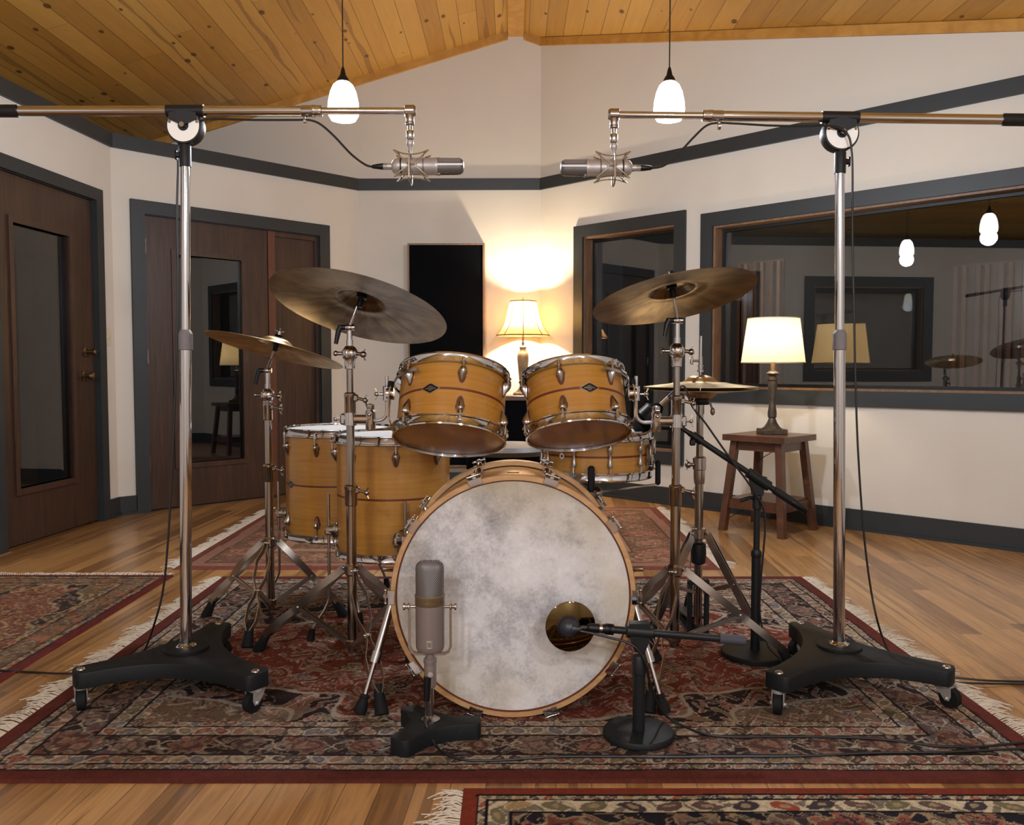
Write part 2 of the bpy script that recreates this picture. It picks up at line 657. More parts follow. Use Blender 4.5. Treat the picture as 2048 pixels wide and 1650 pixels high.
LINERW = wood('cedar_liner', (104, 78, 56), (134, 104, 80), (20, 20, 4), .5)
STOOLW = wood('cherry_stool', (66, 39, 24), (98, 61, 39), (10, 10, 10), .38, .15)
LAMPB = flat('dark_bronze', (70, 60, 50), .45, .3, .2, 60, .25, 20)
LAMPC = flat('taupe_ceramic', (128, 112, 92), .4, 0, 0, 1, .22, 14)
GLASS = glass_pane('window_glass', 1.95, .86)
GLASSD = glass_pane('door_glass', 1.9, .4)
FABRIC = flat('black_fabric', (9, 11, 15), .95, 0, .4, 400)
FABRIC.node_tree.nodes['Principled BSDF'].inputs['Specular IOR Level'].default_value = .06
IVORY = flat('ivory_plastic', (206, 196, 172), .4)
BRASSK = flat('aged_brass', (128, 112, 88), .3, 1.0)
DARKROOM = flat('dark_room_paint', (40, 42, 44), .9)
CYMB = cymbal_mat('dark_bronze_cymbal', (86, 68, 50), (128, 106, 80))
CYMH = cymbal_mat('bright_bronze_cymbal', (150, 128, 92), (190, 168, 130))
SKIN = skin_mat('mottled_skin')
MICB = flat('taupe_mic_enamel', (136, 124, 120), .42, .35)
MESHD = grille_mat('dark_mesh', (52, 47, 46), (150, 143, 139), 84, .2)
MESHL = grille_mat('fine_mesh', (96, 90, 92), (164, 158, 160), 90, .2)
MIRRORB = flat('smoked_brass_mirror', (92, 75, 47), .04, 1.0)
PENDG = emit('lit_opal_glass', (250, 252, 236), 9.0)
SHADEB = shade_mat('silk_bell_shade', (216, 182, 122), .34)
SHADED = shade_mat('linen_drum_shade', (236, 216, 174), .5)
SHADEF = flat('shade_trim', (128, 88, 44), .7)
FRINGE = flat('cotton_fringe', (196, 184, 166), .95)
FLOORM = planks('oak_floor', [(92, 60, 31), (144, 103, 57), (178, 134, 82), (118, 82, 45)], .083, (58, 34, 14), groove=.022, length=1.1, rough=.32, spec_coat=.25, rot=math.radians(3), streak=((78, 50, 26), .45))
CEILM = planks('pine_ceiling', [(160, 114, 48), (184, 136, 62), (198, 152, 76)], .133, (92, 56, 20), groove=.03, length=3.4, rough=.5, knots=True, streak=((118, 80, 44), .62), grain=(5, 60))

# ---------------------------------------------------------------- room shell
# every wall: two floor points of its inner face; the room lies on the left hand when walking e
P_L0 = V((-3.277, -2.5, 0)); P_LL = V((-2.631, 5.701, 0)); P_LB = V((-1.2565, 7.0782, 0)); P_BR = V((.2329, 7.0579, 0)); P_RR = V((3.0, 4.310, 0)); P_R0 = V((3.0, -2.5, 0))
TRIM_B, TRIM_T, BASE_T = 2.429, 2.521, .125
RIDGE_X, RIDGE_Z, SL_L, SL_R = .03, 3.705, .295, .334

def ceil_z(x):
    return RIDGE_Z - (SL_L * (RIDGE_X - x) if x < RIDGE_X else SL_R * (x - RIDGE_X))

class Wall:
    def __init__(self, a, b):
        self.a, self.b = a, b
        self.e = (b - a).normalized()
        self.n = V((-self.e.y, self.e.x, 0))          # points out of the room
        self.len = (b - a).length

    def hit(self, px, py):                            # (s, z) on the wall face at a pixel
        d = ray(px, py)
        o = V((0, 0, CAM_H))
        t = self.n.dot(self.a - o) / self.n.dot(d)
        p = o + d * t
        return (p - self.a).dot(self.e), p.z

    def pt(self, s, z, out=0.0):
        return self.a + self.e * s + self.n * out + V((0, 0, z))

    def slab(self, mb, s0, s1, z0, z1, o0, o1):       # box in wall coordinates
        vs = [self.pt(s, z, o) for z in (z0, z1) for (s, o) in ((s0, o0), (s1, o0), (s1, o1), (s0, o1))]
        mb.add(vs, [(3, 2, 1, 0), (4, 5, 6, 7), (0, 1, 5, 4), (1, 2, 6, 5), (2, 3, 7, 6), (3, 0, 4, 7)])

W_L, W_L5, W_B, W_R = Wall(P_L0, P_LL), Wall(P_LL, P_LB), Wall(P_LB, P_BR), Wall(P_BR, P_RR)
W_RR, W_BK = Wall(P_RR, P_R0), Wall(V((3.0, -2.5, 0)), V((-2.969, -2.5, 0)))

def wall_mesh(w, h, holes, th=.12):
    mb = MB()
    S = sorted({0.0, w.len} | {x for q in holes for x in q[:2]})
    Z = sorted({0.0, h} | {z for q in holes for z in q[2:]})
    for i in range(len(S) - 1):
        for j in range(len(Z) - 1):
            sm, zm = (S[i] + S[i + 1]) / 2, (Z[j] + Z[j + 1]) / 2
            if any(q[0] < sm < q[1] and q[2] < zm < q[3] for q in holes): continue
            w.slab(mb, S[i], S[i + 1], Z[j], Z[j + 1], 0, th)
    return mb

# openings, read off the walls (s0, s1, z0, z1)
def rect(w, a, b):
    s0, z1 = w.hit(*a); s1, z0 = w.hit(*b)
    return [min(s0, s1), max(s0, s1), min(z0, z1), max(z0, z1)]

# door 1 on the left wall
s_r = W_L.hit(186, 405)[0]
D1 = [s_r - .93, s_r, 0.0, 2.045]
D2a, D2b = W_L5.hit(290.3, 600)[0], W_L5.hit(638.4, 600)[0]
D2 = [D2a, D2b, 0.0, W_L5.hit(460, 450)[1]]
w1l, w1r = W_R.hit(1168, 600)[0], W_R.hit(1350, 600)[0]
WN1 = [w1l, w1r, W_R.hit(1330, 903)[1], W_R.hit(1260, 462)[1]]
w2l = W_R.hit(1426, 620)[0]
WN2 = [w2l, w2l + 1.98, W_R.hit(1600, 780)[1], W_R.hit(1780, 406)[1]]
WN3 = [5.0, 6.35, .95, 1.95]                         # further window on the left wall, seen in the glass

mb = wall_mesh(W_L, TRIM_T, [D1, WN3]); struct(mb.build('wall_left', WALLM))
mb = wall_mesh(W_L5, TRIM_T, [D2]); struct(mb.build('wall_left_corner', WALLM))
# back wall: one plane up to the sloping ceiling, running on behind the lower corner wall
mb = MB()
eB = W_B.e
def back_poly(x0, x1, zlo):
    pts = [(x0, zlo), (x1, zlo), (x1, ceil_z(x1) + .01)]
    if x0 < RIDGE_X < x1: pts.append((RIDGE_X, RIDGE_Z + .01))
    pts.append((x0, ceil_z(x0) + .01))
    return pts
def poly_wall(mb, w, pts, th=.12):                    # pts = (world x, z) on wall w
    f = [w.pt((x - w.a.x) / w.e.x, z, 0) for x, z in pts]
    b = [w.pt((x - w.a.x) / w.e.x, z, th) for x, z in pts]
    n = len(pts)
    mb.add(f + b, [tuple(range(n)), tuple(reversed(range(n, 2 * n)))] + [(i, (i + 1) % n, n + (i + 1) % n, n + i) for i in range(n)])
poly_wall(mb, W_B, back_poly(-1.2565, .2329, 0))
poly_wall(mb, W_B, back_poly(-4.0, -1.2565, 1.9))
struct(mb.build('wall_back', WALLM, smooth=False))
mb = wall_mesh(W_R, 2.3, [WN1, WN2])
poly_wall(mb, W_R, [(.2329, 2.3), (3.0, 2.3), (3.0, ceil_z(3.0) + .01), (.2329, ceil_z(.2329) + .01)])
struct(mb.build('wall_right', WALLM, smooth=False))
mb = wall_mesh(W_RR, 2.66, []); struct(mb.build('wall_right_side', WALLM))
mb = MB(); mb.box((-.5, -2.56, 1.9), (7.2, .12, 3.8)); struct(mb.build('wall_rear', WALLM))
mb = MB(); mb.box((-4.06, 2.3, 1.3), (.12, 9.8, 2.6)); struct(mb.build('wall_outer', WALLM))
mb = MB(); mb.box((0, 2.3, -.03), (8.2, 9.9, .06)); struct(mb.build('floor', FLOORM))
# control room beyond the glass
mb = MB()
ce = W_R.e
W_C = Wall(P_BR + W_R.n * 2.4 - ce * 1.0, P_RR + W_R.n * 2.4 + ce * 1.5)
W_C.slab(mb, 0, W_C.len, 0, 3.0, 0, .1)
struct(mb.build('wall_control_room', DARKROOM))

# ceiling: two sloping board planes
mb = MB()
def slope_slab(mb, x0, x1, y0, y1):
    vs = []
    for (x, y) in ((x0, y0), (x1, y0), (x1, y1), (x0, y1)):
        vs.append((x, y, ceil_z(x)))
    for (x, y) in ((x0, y0), (x1, y0), (x1, y1), (x0, y1)):
        vs.append((x, y, ceil_z(x) + .06))
    mb.add(vs, [(0, 1, 2, 3), (7, 6, 5, 4), (0, 4, 5, 1), (1, 5, 6, 2), (2, 6, 7, 3), (3, 7, 4, 0)])
slope_slab(mb, -4.1, RIDGE_X, -2.6, 7.2)
slope_slab(mb, RIDGE_X, 4.3, -2.6, 7.2)
struct(mb.build('ceiling', CEILM, smooth=False))
mb = MB()
mb.prism([(RIDGE_X - .062, RIDGE_Z - .055), (RIDGE_X + .062, RIDGE_Z - .055), (RIDGE_X + .05, RIDGE_Z + .0), (RIDGE_X, RIDGE_Z + .02), (RIDGE_X - .05, RIDGE_Z + .0)], -7.06, 2.5, (0, 0, 0), (1, 0, 0), (0, 0, 1))
struct(mb.build('trim_ridge', PINET, smooth=False))
# pine strips where ceiling meets the back and right walls
mb = MB()
def eave(mb, w, x0, x1, hgt=.062, th=.022):
    q = [(x0, ceil_z(x0) - hgt), (x1, ceil_z(x1) - hgt), (x1, ceil_z(x1)), (x0, ceil_z(x0))]
    f = [w.pt((x - w.a.x) / w.e.x, z, 0) for x, z in q]
    b = [w.pt((x - w.a.x) / w.e.x, z, -th) for x, z in q]
    mb.add(f + b, [(0, 1, 2, 3), (7, 6, 5, 4), (0, 4, 5, 1), (1, 5, 6, 2), (2, 6, 7, 3), (3, 7, 4, 0)])
eave(mb, W_B, -3.9, -.036); eave(mb, W_B, .096, .2329)
struct(mb.build('trim_1', PINET, smooth=False))
mb = MB(); eave(mb, W_R, .225, 3.0); struct(mb.build('trim_2', PINET, smooth=False))
# charcoal picture rail and baseboards on every wall
names = (('left', W_L, 'trim_3'), ('left_corner', W_L5, 'trim_4'), ('back', W_B, 'trim_5'), ('right', W_R, 'trim_6'), ('right_side', W_RR, 'trim_7'))
CAS = .092
gaps = {'left': [D1], 'left_corner': [D2], 'back': [], 'right': [], 'right_side': []}
for nm, w, tn in names:
    mb = MB(); w.slab(mb, 0, w.len, TRIM_B, TRIM_T, -.022, .0)
    struct(mb.build(tn, DKTRIM, smooth=False))
    mb = MB()
    cuts = [0.0]
    for g in gaps[nm]: cuts += [g[0] - CAS, g[1] + (.076 if nm == 'left' else CAS)]
    cuts.append(w.len)
    for i in range(0, len(cuts), 2):
        w.slab(mb, cuts[i], cuts[i + 1], 0, BASE_T, -.016, 0)
        w.slab(mb, cuts[i], cuts[i + 1], 0, .018, -.03, -.016)
    struct(mb.build('baseboard_' + nm, DKTRIM, smooth=False))

# ---------------------------------------------------------------- windows and doors
def casing(root, w, q, cw, floor=False, th=.024):
    mb = MB()
    w.slab(mb, q[0] - cw, q[0], (0 if floor else q[2] - cw), q[3] + cw, -th, 0)
    w.slab(mb, q[1], q[1] + cw, (0 if floor else q[2] - cw), q[3] + cw, -th, 0)
    w.slab(mb, q[0], q[1], q[3], q[3] + cw, -th, 0)
    if not floor: w.slab(mb, q[0], q[1], q[2] - cw, q[2], -th, 0)
    return mb.build('casing', DKTRIM, root, smooth=False)

def ring(w, mb, q, t, o0, o1):
    w.slab(mb, q[0], q[0] + t, q[2], q[3], o0, o1)
    w.slab(mb, q[1] - t, q[1], q[2], q[3], o0, o1)
    w.slab(mb, q[0] + t, q[1] - t, q[3] - t, q[3], o0, o1)
    w.slab(mb, q[0] + t, q[1] - t, q[2], q[2] + t, o0, o1)

def window(name, w, q, cw, label):
    root = thing(name, w.pt((q[0] + q[1]) / 2, q[2], 0), label, 'window')
    struct(root)
    casing(root, w, q, cw)
    mb = MB(); ring(w, mb, q, .014, -.004, .10)
    mb.build('liner', LINERW, root, smooth=False)
    mb = MB(); ring(w, mb, [q[0] + .014, q[1] - .014, q[2] + .014, q[3] - .014], .02, .085, .12)
    mb.build('glazing_bead', BLACKM, root, smooth=False)
    mb = MB(); w.slab(mb, q[0] + .01, q[1] - .01, q[2] + .01, q[3] - .01, .098, .104)
    mb.build('glass_pane', GLASS, root, smooth=False)
    return root
window('window_1', W_R, WN1, .09, 'narrow control room window beside the glowing bell lamp')
window('window_2', W_R, WN2, .092, 'wide control room window behind the drum shade lamp')
window('window_3', W_L, WN3, .12, 'window on the left wall reflected in the wide glass')

def door_glass(root, w, q, mould=.035, o=.012):
    mb = MB(); ring(w, mb, [q[0] - mould, q[1] + mould, q[2] - mould, q[3] + mould], mould, o - .012, o + .03)
    mb.build('glass_moulding', DOORW2, root, smooth=False)
    mb = MB(); w.slab(mb, q[0], q[1], q[2], q[3], o + .022, o + .028)
    mb.build('glass_pane', GLASSD, root, smooth=False)

def jamb(root, w, q):
    mb = MB()
    w.slab(mb, q[0], q[0] + .004, 0, q[3], 0, .12)
    w.slab(mb, q[1] - .004, q[1], 0, q[3], 0, .12)
    w.slab(mb, q[0] + .004, q[1] - .004, q[3] - .004, q[3], 0, .12)
    return mb.build('jamb', DKTRIM, root, smooth=False)

def leaf(root, w, q, g, o0=.012, o1=.055):            # door leaf with an opening for its glass
    mb = MB()
    w.slab(mb, q[0], g[0], q[2], q[3], o0, o1)
    w.slab(mb, g[1], q[1], q[2], q[3], o0, o1)
    w.slab(mb, g[0], g[1], q[2], g[2], o0, o1)
    w.slab(mb, g[0], g[1], g[3], q[3], o0, o1)
    return mb.build('door_leaf', DOORW, root, smooth=False)

def knob(root, w, s, z, name='door_knob', r=.027):
    mb = MB()
    p = w.pt(s, z, .012)
    mb.lathe([(.032, 0), (.032, .006), (.012, .010), (.011, .035), (r * .8, .042), (r, .055), (r * .85, .068), (.001, .072)], p, -w.n, 24)
    return mb.build(name, BRASSK, root)

d1 = struct(thing('door_1', W_L.pt((D1[0] + D1[1]) / 2, 0, 0), 'dark walnut door with tall glass and brass knob at left edge', 'door'))
casing(d1, W_L, D1, .076, True)
jamb(d1, W_L, D1)
g1 = [W_L.hit(26, 444)[0], W_L.hit(145, 700)[0], W_L.hit(90, 968)[1], W_L.hit(85, 459)[1]]
leaf(d1, W_L, [D1[0] + .006, D1[1] - .008, .012, D1[3] - .006], g1)
door_glass(d1, W_L, g1)
knob(d1, W_L, W_L.hit(171, 752)[0], W_L.hit(171, 752)[1])
knob(d1, W_L, W_L.hit(174, 704)[0], W_L.hit(174, 704)[1], 'deadbolt', .02)

d2 = struct(thing('door_2', W_L5.pt((D2[0] + D2[1]) / 2, 0, 0), 'dark walnut door with narrow fixed side panel behind the left crash cymbal', 'door'))
casing(d2, W_L5, D2, .09, True)
jamb(d2, W_L5, D2)
sm = W_L5.hit(538, 620)[0]
g2 = [W_L5.hit(357, 720)[0], W_L5.hit(486.5, 720)[0], W_L5.hit(430, 922)[1], W_L5.hit(430, 516)[1]]
leaf(d2, W_L5, [D2[0] + .006, sm - .003, .012, D2[3] - .006], g2)
door_glass(d2, W_L5, g2)
mb = MB(); W_L5.slab(mb, sm + .003, sm + .06, .012, D2[3] - .006, .006, .055); mb.build('mullion', REDW, d2, smooth=False)
mb = MB(); W_L5.slab(mb, sm + .06, D2[1] - .03, .012, D2[3] - .04, .03, .055); mb.build('side_panel', DOORW, d2, smooth=False)
mb = MB(); W_L5.slab(mb, D2[1] - .03, D2[1] - .004, .012, D2[3] - .006, .01, .055); W_L5.slab(mb, sm + .06, D2[1] - .03, D2[3] - .04, D2[3] - .006, .01, .055)
mb.build('side_frame', DOORW2, d2, smooth=False)
for py in (492, 712, 928):
    s_, z_ = W_L5.hit(294, py)
    mb = MB(); mb.cyl(W_L5.pt(D2[0] + .006, z_ - .05, -.002), W_L5.pt(D2[0] + .006, z_ + .05, -.002), .0075, n=12)
    mb.build('hinge', CHROME_S, d2)

# light switch on the left wall strip
s_, z_ = W_L.hit(214.5, 674)
sw = thing('light_switch', W_L.pt(s_, z_, 0), 'ivory light switch plate on the wall strip between the two doors', 'switch')
mb = MB(); W_L.slab(mb, s_ - .036, s_ + .036, z_ - .058, z_ + .058, -.006, 0); mb.build('cover_plate', IVORY, sw, smooth=False)
mb = MB(); W_L.slab(mb, s_ - .005, s_ + .005, z_ - .011, z_ + .013, -.018, -.006); mb.build('toggle', IVORY, sw, smooth=False)

# wooden slat diffusers on the far wall of the control room
for i, (pa, pb, lab) in enumerate((((1484, 526), (1566, 792), 'brown striped wooden slat panel seen through the wide window above the lamp'), ((1914, 530), (2060, 790), 'brown striped wooden slat panel seen at the right edge of the wide window'))):
    (sa, z1), (sb, z0) = W_C.hit(*pa), W_C.hit(*pb)
    z0, z1 = min(z0, z1), max(z0, z1)
    t = thing('slat_diffuser', W_C.pt((sa + sb) / 2, z0, 0), lab, 'acoustic panel', 'slatted diffusers in the control room')
    mb = MB(); W_C.slab(mb, sa, sb, z0, z1, -.03, 0); mb.build('back_board', DOORW, t, smooth=False)
    nsl = int((sb - sa) / .055)
    for k in range(nsl):
        q = sa + (sb - sa) * k / nsl
        mb = MB(); W_C.slab(mb, q + .008, q + .040, z0 + .02, z1 - .02, -.10 + .03 * ((k * 7) % 3), -.03)
        mb.build('slat', (STOOLW, DOORW2, LINERW)[(k * 2) % 3], t, smooth=False)

# ---------------------------------------------------------------- acoustic panel on the back wall
s0, z1 = W_B.hit(818, 490); s1 = W_B.hit(970, 490)[0]; z0 = W_B.hit(890, 931)[1]
ap = thing('acoustic_panel', W_B.pt((s0 + s1) / 2, z0, 0), 'tall black fabric acoustic panel in thin wood frame on back wall', 'acoustic panel')
mb = MB(); ring(W_B, mb, [s0, s1, z0, z1], .014, -.10, 0); mb.build('wood_frame', LINERW, ap, smooth=False)
mb = MB(); W_B.slab(mb, s0 + .014, s1 - .014, z0 + .014, z1 - .014, -.092, -.004); mb.build('fabric_face', FABRIC, ap, smooth=False)

# ---------------------------------------------------------------- pendant lamps
def pendant(x, y, label, zb=None):
    zb = 2.02 if zb is None else zb
    r = thing('pendant_lamp', (x, y, zb), label, 'pendant lamp', 'opal glass pendant lamps')
    prof = [(.052, 0), (.064, .020), (.066, .044), (.063, .078), (.055, .115), (.042, .144), (.024, .160)]
    mb = MB(); mb.lathe(prof, (x, y, zb), n=32); mb.build('glass_shade', PENDG, r)
    mb = MB(); mb.lathe([(.027, .157), (.023, .172), (.013, .186), (.008, .209), (.004, .220)], (x, y, zb), n=20); mb.build('socket_cap', BLACKP, r)
    zc = ceil_z(x)
    mb = MB(); mb.cyl((x, y, zb + .215), (x, y, zc - .015), .0028, n=8); mb.build('cord', CABLE, r)
    mb = MB(); mb.lathe([(.055, -.022), (.06, -.01), (.06, .012)], (x, y, zc), n=24); mb.build('canopy', BLACKP, r)
    return r
PEND = []
for px, lab in ((687, 'lit opal glass pendant lamp hanging behind the left boom arm'), (1338, 'lit opal glass pendant lamp hanging behind the right boom arm')):
    p = A(px, 240, 3.7)
    PEND.append((p.x, 3.7, p.z))
    pendant(p.x, 3.7, lab, p.z)

def plight(name, loc, power, rgb, rad):
    ld = bpy.data.lights.new(name, 'POINT')
    ld.energy = power
    ld.color = lin(rgb)[:3]
    ld.shadow_soft_size = rad
    o = bpy.data.objects.new(name, ld)
    o.location = loc
    COL.objects.link(o)
    return o

# ---------------------------------------------------------------- bell lamp on a side table near the back wall
BLX, BLY = A(1046, 700, 6.82).x, 6.82
TB = ZA(790, BLY)
t = thing('side_cabinet', (BLX, BLY, 0), 'black side cabinet with brown top under the bell lamp, between the rack toms', 'cabinet')
mb = MB(); mb.box((BLX - .02, BLY - .02, TB - .02), (.50, .36, .04), bev=.006); mb.build('table_top', STOOLW, t)
mb = MB(); mb.box((BLX - .02, BLY - .02, (TB - .04 + .36) / 2), (.46, .32, TB - .04 - .36)); mb.build('cabinet_body', FABRIC, t, smooth=False)
mb = MB(); mb.box((BLX - .02, BLY - .02, .33), (.48, .34, .06), bev=.004); mb.build('lower_shelf', DOORW, t, smooth=False)
for sx in (-1, 1):
    for sy in (-1, 1):
        mb = MB(); mb.cyl((BLX - .02 + sx * .20, BLY - .02 + sy * .13, 0), (BLX - .02 + sx * .20, BLY - .02 + sy * .13, .30), .018, .024, 12); mb.build('leg', DOORW, t)

lp = thing('table_lamp', (BLX, BLY, TB), 'glowing bell shade table lamp on side table against the back wall', 'table lamp')
zt, zb_ = ZA(603, BLY), ZA(671, BLY)
H_ = zt - zb_
k = BLY / FPX
prof = [(52.5 * k, 0), (44 * k, .16 * H_), (37 * k, .36 * H_), (32.5 * k, .6 * H_), (29 * k, .82 * H_), (26 * k, H_)]
P_ = spline([V((r, 0, h)) for r, h in prof], 5)
prof2 = [(p.x, p.z) for p in P_]
mb = MB(); mb.lathe(prof2, (BLX, BLY, zb_), n=48, cap=False); sh = mb.build('bell_shade', SHADEB, lp)
for nm, r, z in (('top_ring', 26 * k, zt), ('bottom_ring', 52.5 * k, zb_)):
    mb = MB(); mb.tube([(BLX + r * math.cos(a), BLY + r * math.sin(a), z) for a in [2 * PI * i / 40 for i in range(40)]], .0045, 8, closed=True); mb.build(nm, SHADEF, sh)
for i in range(8):
    a = 2 * PI * (i + .75 * 0) / 8 - PI / 2
    mb = MB(); mb.tube([(BLX + (r + .001) * math.cos(a), BLY + (r + .001) * math.sin(a), zb_ + h) for r, h in prof2], .003, 6); mb.build('seam_rib', SHADEF, sh)
mb = MB(); mb.cyl((BLX, BLY, ZA(692, BLY)), (BLX, BLY, zt - .01), .007, n=12)
mb.cyl((BLX, BLY, ZA(690, BLY)), (BLX, BLY, ZA(684, BLY)), .012, n=12); mb.build('lamp_rod', BRASSK, lp)
mb = MB(); mb.lathe([(.004, 0), (.009, .01), (.003, .018), (.007, .026), (.001, .034)], (BLX, BLY, zt), n=14); mb.build('finial', SHADEF, lp)
for a in (0, 2 * PI / 3, 4 * PI / 3):
    mb = MB(); mb.cyl((BLX, BLY, zt - .004), (BLX + 26 * k * math.cos(a), BLY + 26 * k * math.sin(a), zt - .004), .0025, n=6); mb.build('shade_spider', BRASSK, sh)
hb = ZA(694, BLY) - TB
prof = [(.072, 0), (.072, .02), (.05, .035), (.03, .06), (.026, .10), (.035, .17), (.046, .25 * 1), (.0475, hb * .80), (.040, hb * .90), (.026, hb * .95), (.033, hb)]
prof = [(.078, 0), (.078, .016), (.056, .028), (.034, .055), (.027, .085), (.034, .16), (.044, hb * .66), (.0475, hb * .78), (.041, hb * .88), (.025, hb * .94), (.033, hb)]
P_ = spline([V((r, 0, h)) for r, h in prof], 4)
mb = MB()
nseg = 40
vs, fs = [], []
for i, p in enumerate(P_):                             # softly fluted, twisting vase body
    for j in range(nseg):
        a = 2 * PI * j / nseg
        fl = 1 + .035 * math.sin(6 * a + p.z * 16) * (1 if .09 < p.z < hb * .9 else 0)
        vs.append((BLX + p.x * fl * math.cos(a), BLY + p.x * fl * math.sin(a), TB + p.z))
for i in range(len(P_) - 1):
    for j in range(nseg):
        j2 = (j + 1) % nseg
        fs.append((i * nseg + j, i * nseg + j2, (i + 1) * nseg + j2, (i + 1) * nseg + j))
fs += [tuple(reversed(range(nseg))), tuple((len(P_) - 1) * nseg + j for j in range(nseg))]
mb.add(vs, fs); mb.build('vase_base', LAMPC, lp)

# ---------------------------------------------------------------- stool with drum shade lamp
SX, SY, SZ = 1.560, 5.19, .585
st = thing('stool', (SX, SY, 0), 'square cherry wood stool with splayed legs under the drum shade lamp', 'stool')
D_ = [V((math.cos(a), math.sin(a), 0)) for a in [PI / 4 * i + PI / 4 * 0 for i in (0, 2, 4, 6)]]   # corner directions (right, back, left, front)
hd = .285
top = [(SX + d.x * hd, SY + d.y * hd) for d in D_]
mb = MB(); mb.prism(top, SZ - .036, SZ); mb.build('seat_top', STOOLW, st, smooth=False)
for d in D_:
    p1 = V((SX, SY, SZ - .036)) + d * .205
    p0 = V((SX, SY, 0)) + d * .275
    mb = MB()
    q = .021
    e1, e2 = (D_[0] + D_[1]).normalized(), (D_[1] + D_[2]).normalized()
    vs = [p + e1 * a * q + e2 * b * q for p in (p0, p1) for (a, b) in ((-1, -1), (1, -1), (1, 1), (-1, 1))]
    mb.add(vs, [(3, 2, 1, 0), (4, 5, 6, 7), (0, 1, 5, 4), (1, 2, 6, 5), (2, 3, 7, 6), (3, 0, 4, 7)])
    mb.build('leg', STOOLW, st, smooth=False)
for i in range(4):
    a, b = D_[i], D_[(i + 1) % 4]
    mb = MB()
    p, q = V((SX, SY, SZ - .066)) + a * .205, V((SX, SY, SZ - .066)) + b * .205
    mb.strap([p, q], (0, 0, 1), .055, .018); mb.build('apron_rail', STOOLW, st, smooth=False)
    p, q = V((SX, SY, .165)) + a * .25, V((SX, SY, .165)) + b * .25
    mb = MB(); mb.strap([p, q], (0, 0, 1), .05, .02); mb.build('shelf_rail', STOOLW, st, smooth=False)
mb = MB(); mb.prism([(SX + d.x * .245, SY + d.y * .245) for d in D_], .185, .2); mb.build('lower_shelf', STOOLW, st, smooth=False)

dl = thing('table_lamp', (1.578, 5.2, SZ), 'lit white drum shade table lamp with turned dark base on wooden stool', 'table lamp')
LX, LY = 1.578, 5.2
z0, z1 = ZA(725, LY), ZA(637, LY)
mb = MB(); mb.lathe([(.187, 0), (.152, z1 - z0)], (LX, LY, z0), n=56, cap=False); sh = mb.build('drum_shade', SHADED, dl)
for nm, r, z in (('bottom_ring', .187, z0), ('top_ring', .152, z1)):
    mb = MB(); mb.tube([(LX + r * math.cos(a), LY + r * math.sin(a), z) for a in [2 * PI * i / 48 for i in range(48)]], .0032, 8, closed=True); mb.build(nm, IVORY, sh)
for a in (.3, .3 + 2 * PI / 3, .3 + 4 * PI / 3):
    mb = MB(); mb.cyl((LX, LY, z1 - .012), (LX + .152 * math.cos(a), LY + .152 * math.sin(a), z1 - .004), .0025, n=6); mb.build('shade_spider', BRASSK, sh)
mb = MB(); mb.lathe([(.004, 0), (.008, .008), (.003, .016), (.006, .022), (.001, .03)], (LX, LY, z1 - .012), n=12); mb.build('finial', LAMPB, dl)
ht = z0 - SZ
mb = MB()
mb.cyl((LX, LY, z0 - .055), (LX, LY, z0 + .02), .0125, n=16); mb.build('lamp_neck', LAMPC, dl)
mb = MB(); mb.cyl((LX, LY, z0 + .02), (LX, LY, z1 - .012), .006, n=10); mb.build('lamp_rod', BRASSK, dl)
hB = z0 - .05 - SZ
prof = [(.058, .032), (.058, .036), (.046, .045), (.030, .07), (.022, .092), (.02, .098), (.026, .105), (.027, .13), (.021, .17), (.0185, .21), (.024, .27), (.029, .305), (.028, .318), (.024, .322), (.030, .330), (.030, .334), (.022, .345), (.022, .352), (.038, .366), (.038, .37), (.018, .385)]
sc_ = hB / .385
mb = MB(); mb.box((LX, LY, SZ + .016), (.148, .148, .032), Matrix.Rotation(PI / 4 * 0, 3, 'Z'), bev=.003)
mb.build('square_plinth', LAMPB, dl)
mb = MB(); mb.lathe([(r, h * sc_) for r, h in prof], (LX, LY, SZ), n=32); mb.build('turned_column', LAMPB, dl)
mb = MB()
cp = [V((LX + .05, LY + .05, SZ + .004)), V((SX + .16, SY + .2, SZ + .004)), V((SX + .1, SY + .235, SZ - .12)), V((1.545, 5.35, .40)), V((1.56, 5.36, .28)), V((1.51, 5.42, .12)), V((1.42, 5.56, .012))]
mb.tube(cp, .0028, 6, smooth=6); mb.build('power_cord', CABLE, dl)

# ---------------------------------------------------------------- rugs (woven patterns held as mesh colours)
def vnoise(x, y, seed):
    rng = np.random.RandomState(seed)
    g = rng.rand(64, 64)
    xi, yi = np.floor(x).astype(int), np.floor(y).astype(int)
    fx, fy = x - xi, y - yi
    fx = fx * fx * (3 - 2 * fx); fy = fy * fy * (3 - 2 * fy)
    a, b = g[yi % 64, xi % 64], g[yi % 64, (xi + 1) % 64]
    c, d = g[(yi + 1) % 64, xi % 64], g[(yi + 1) % 64, (xi + 1) % 64]
    return (a * (1 - fx) + b * fx) * (1 - fy) + (c * (1 - fx) + d * fx) * fy

def hsh(k, s=0):
    return np.mod(np.sin(k * 127.1 + s * 311.7) * 43758.5453, 1.0)

def pick(pal, h):
    pal = np.array(pal, float)
    return pal[np.clip((h * len(pal)).astype(int), 0, len(pal) - 1)]

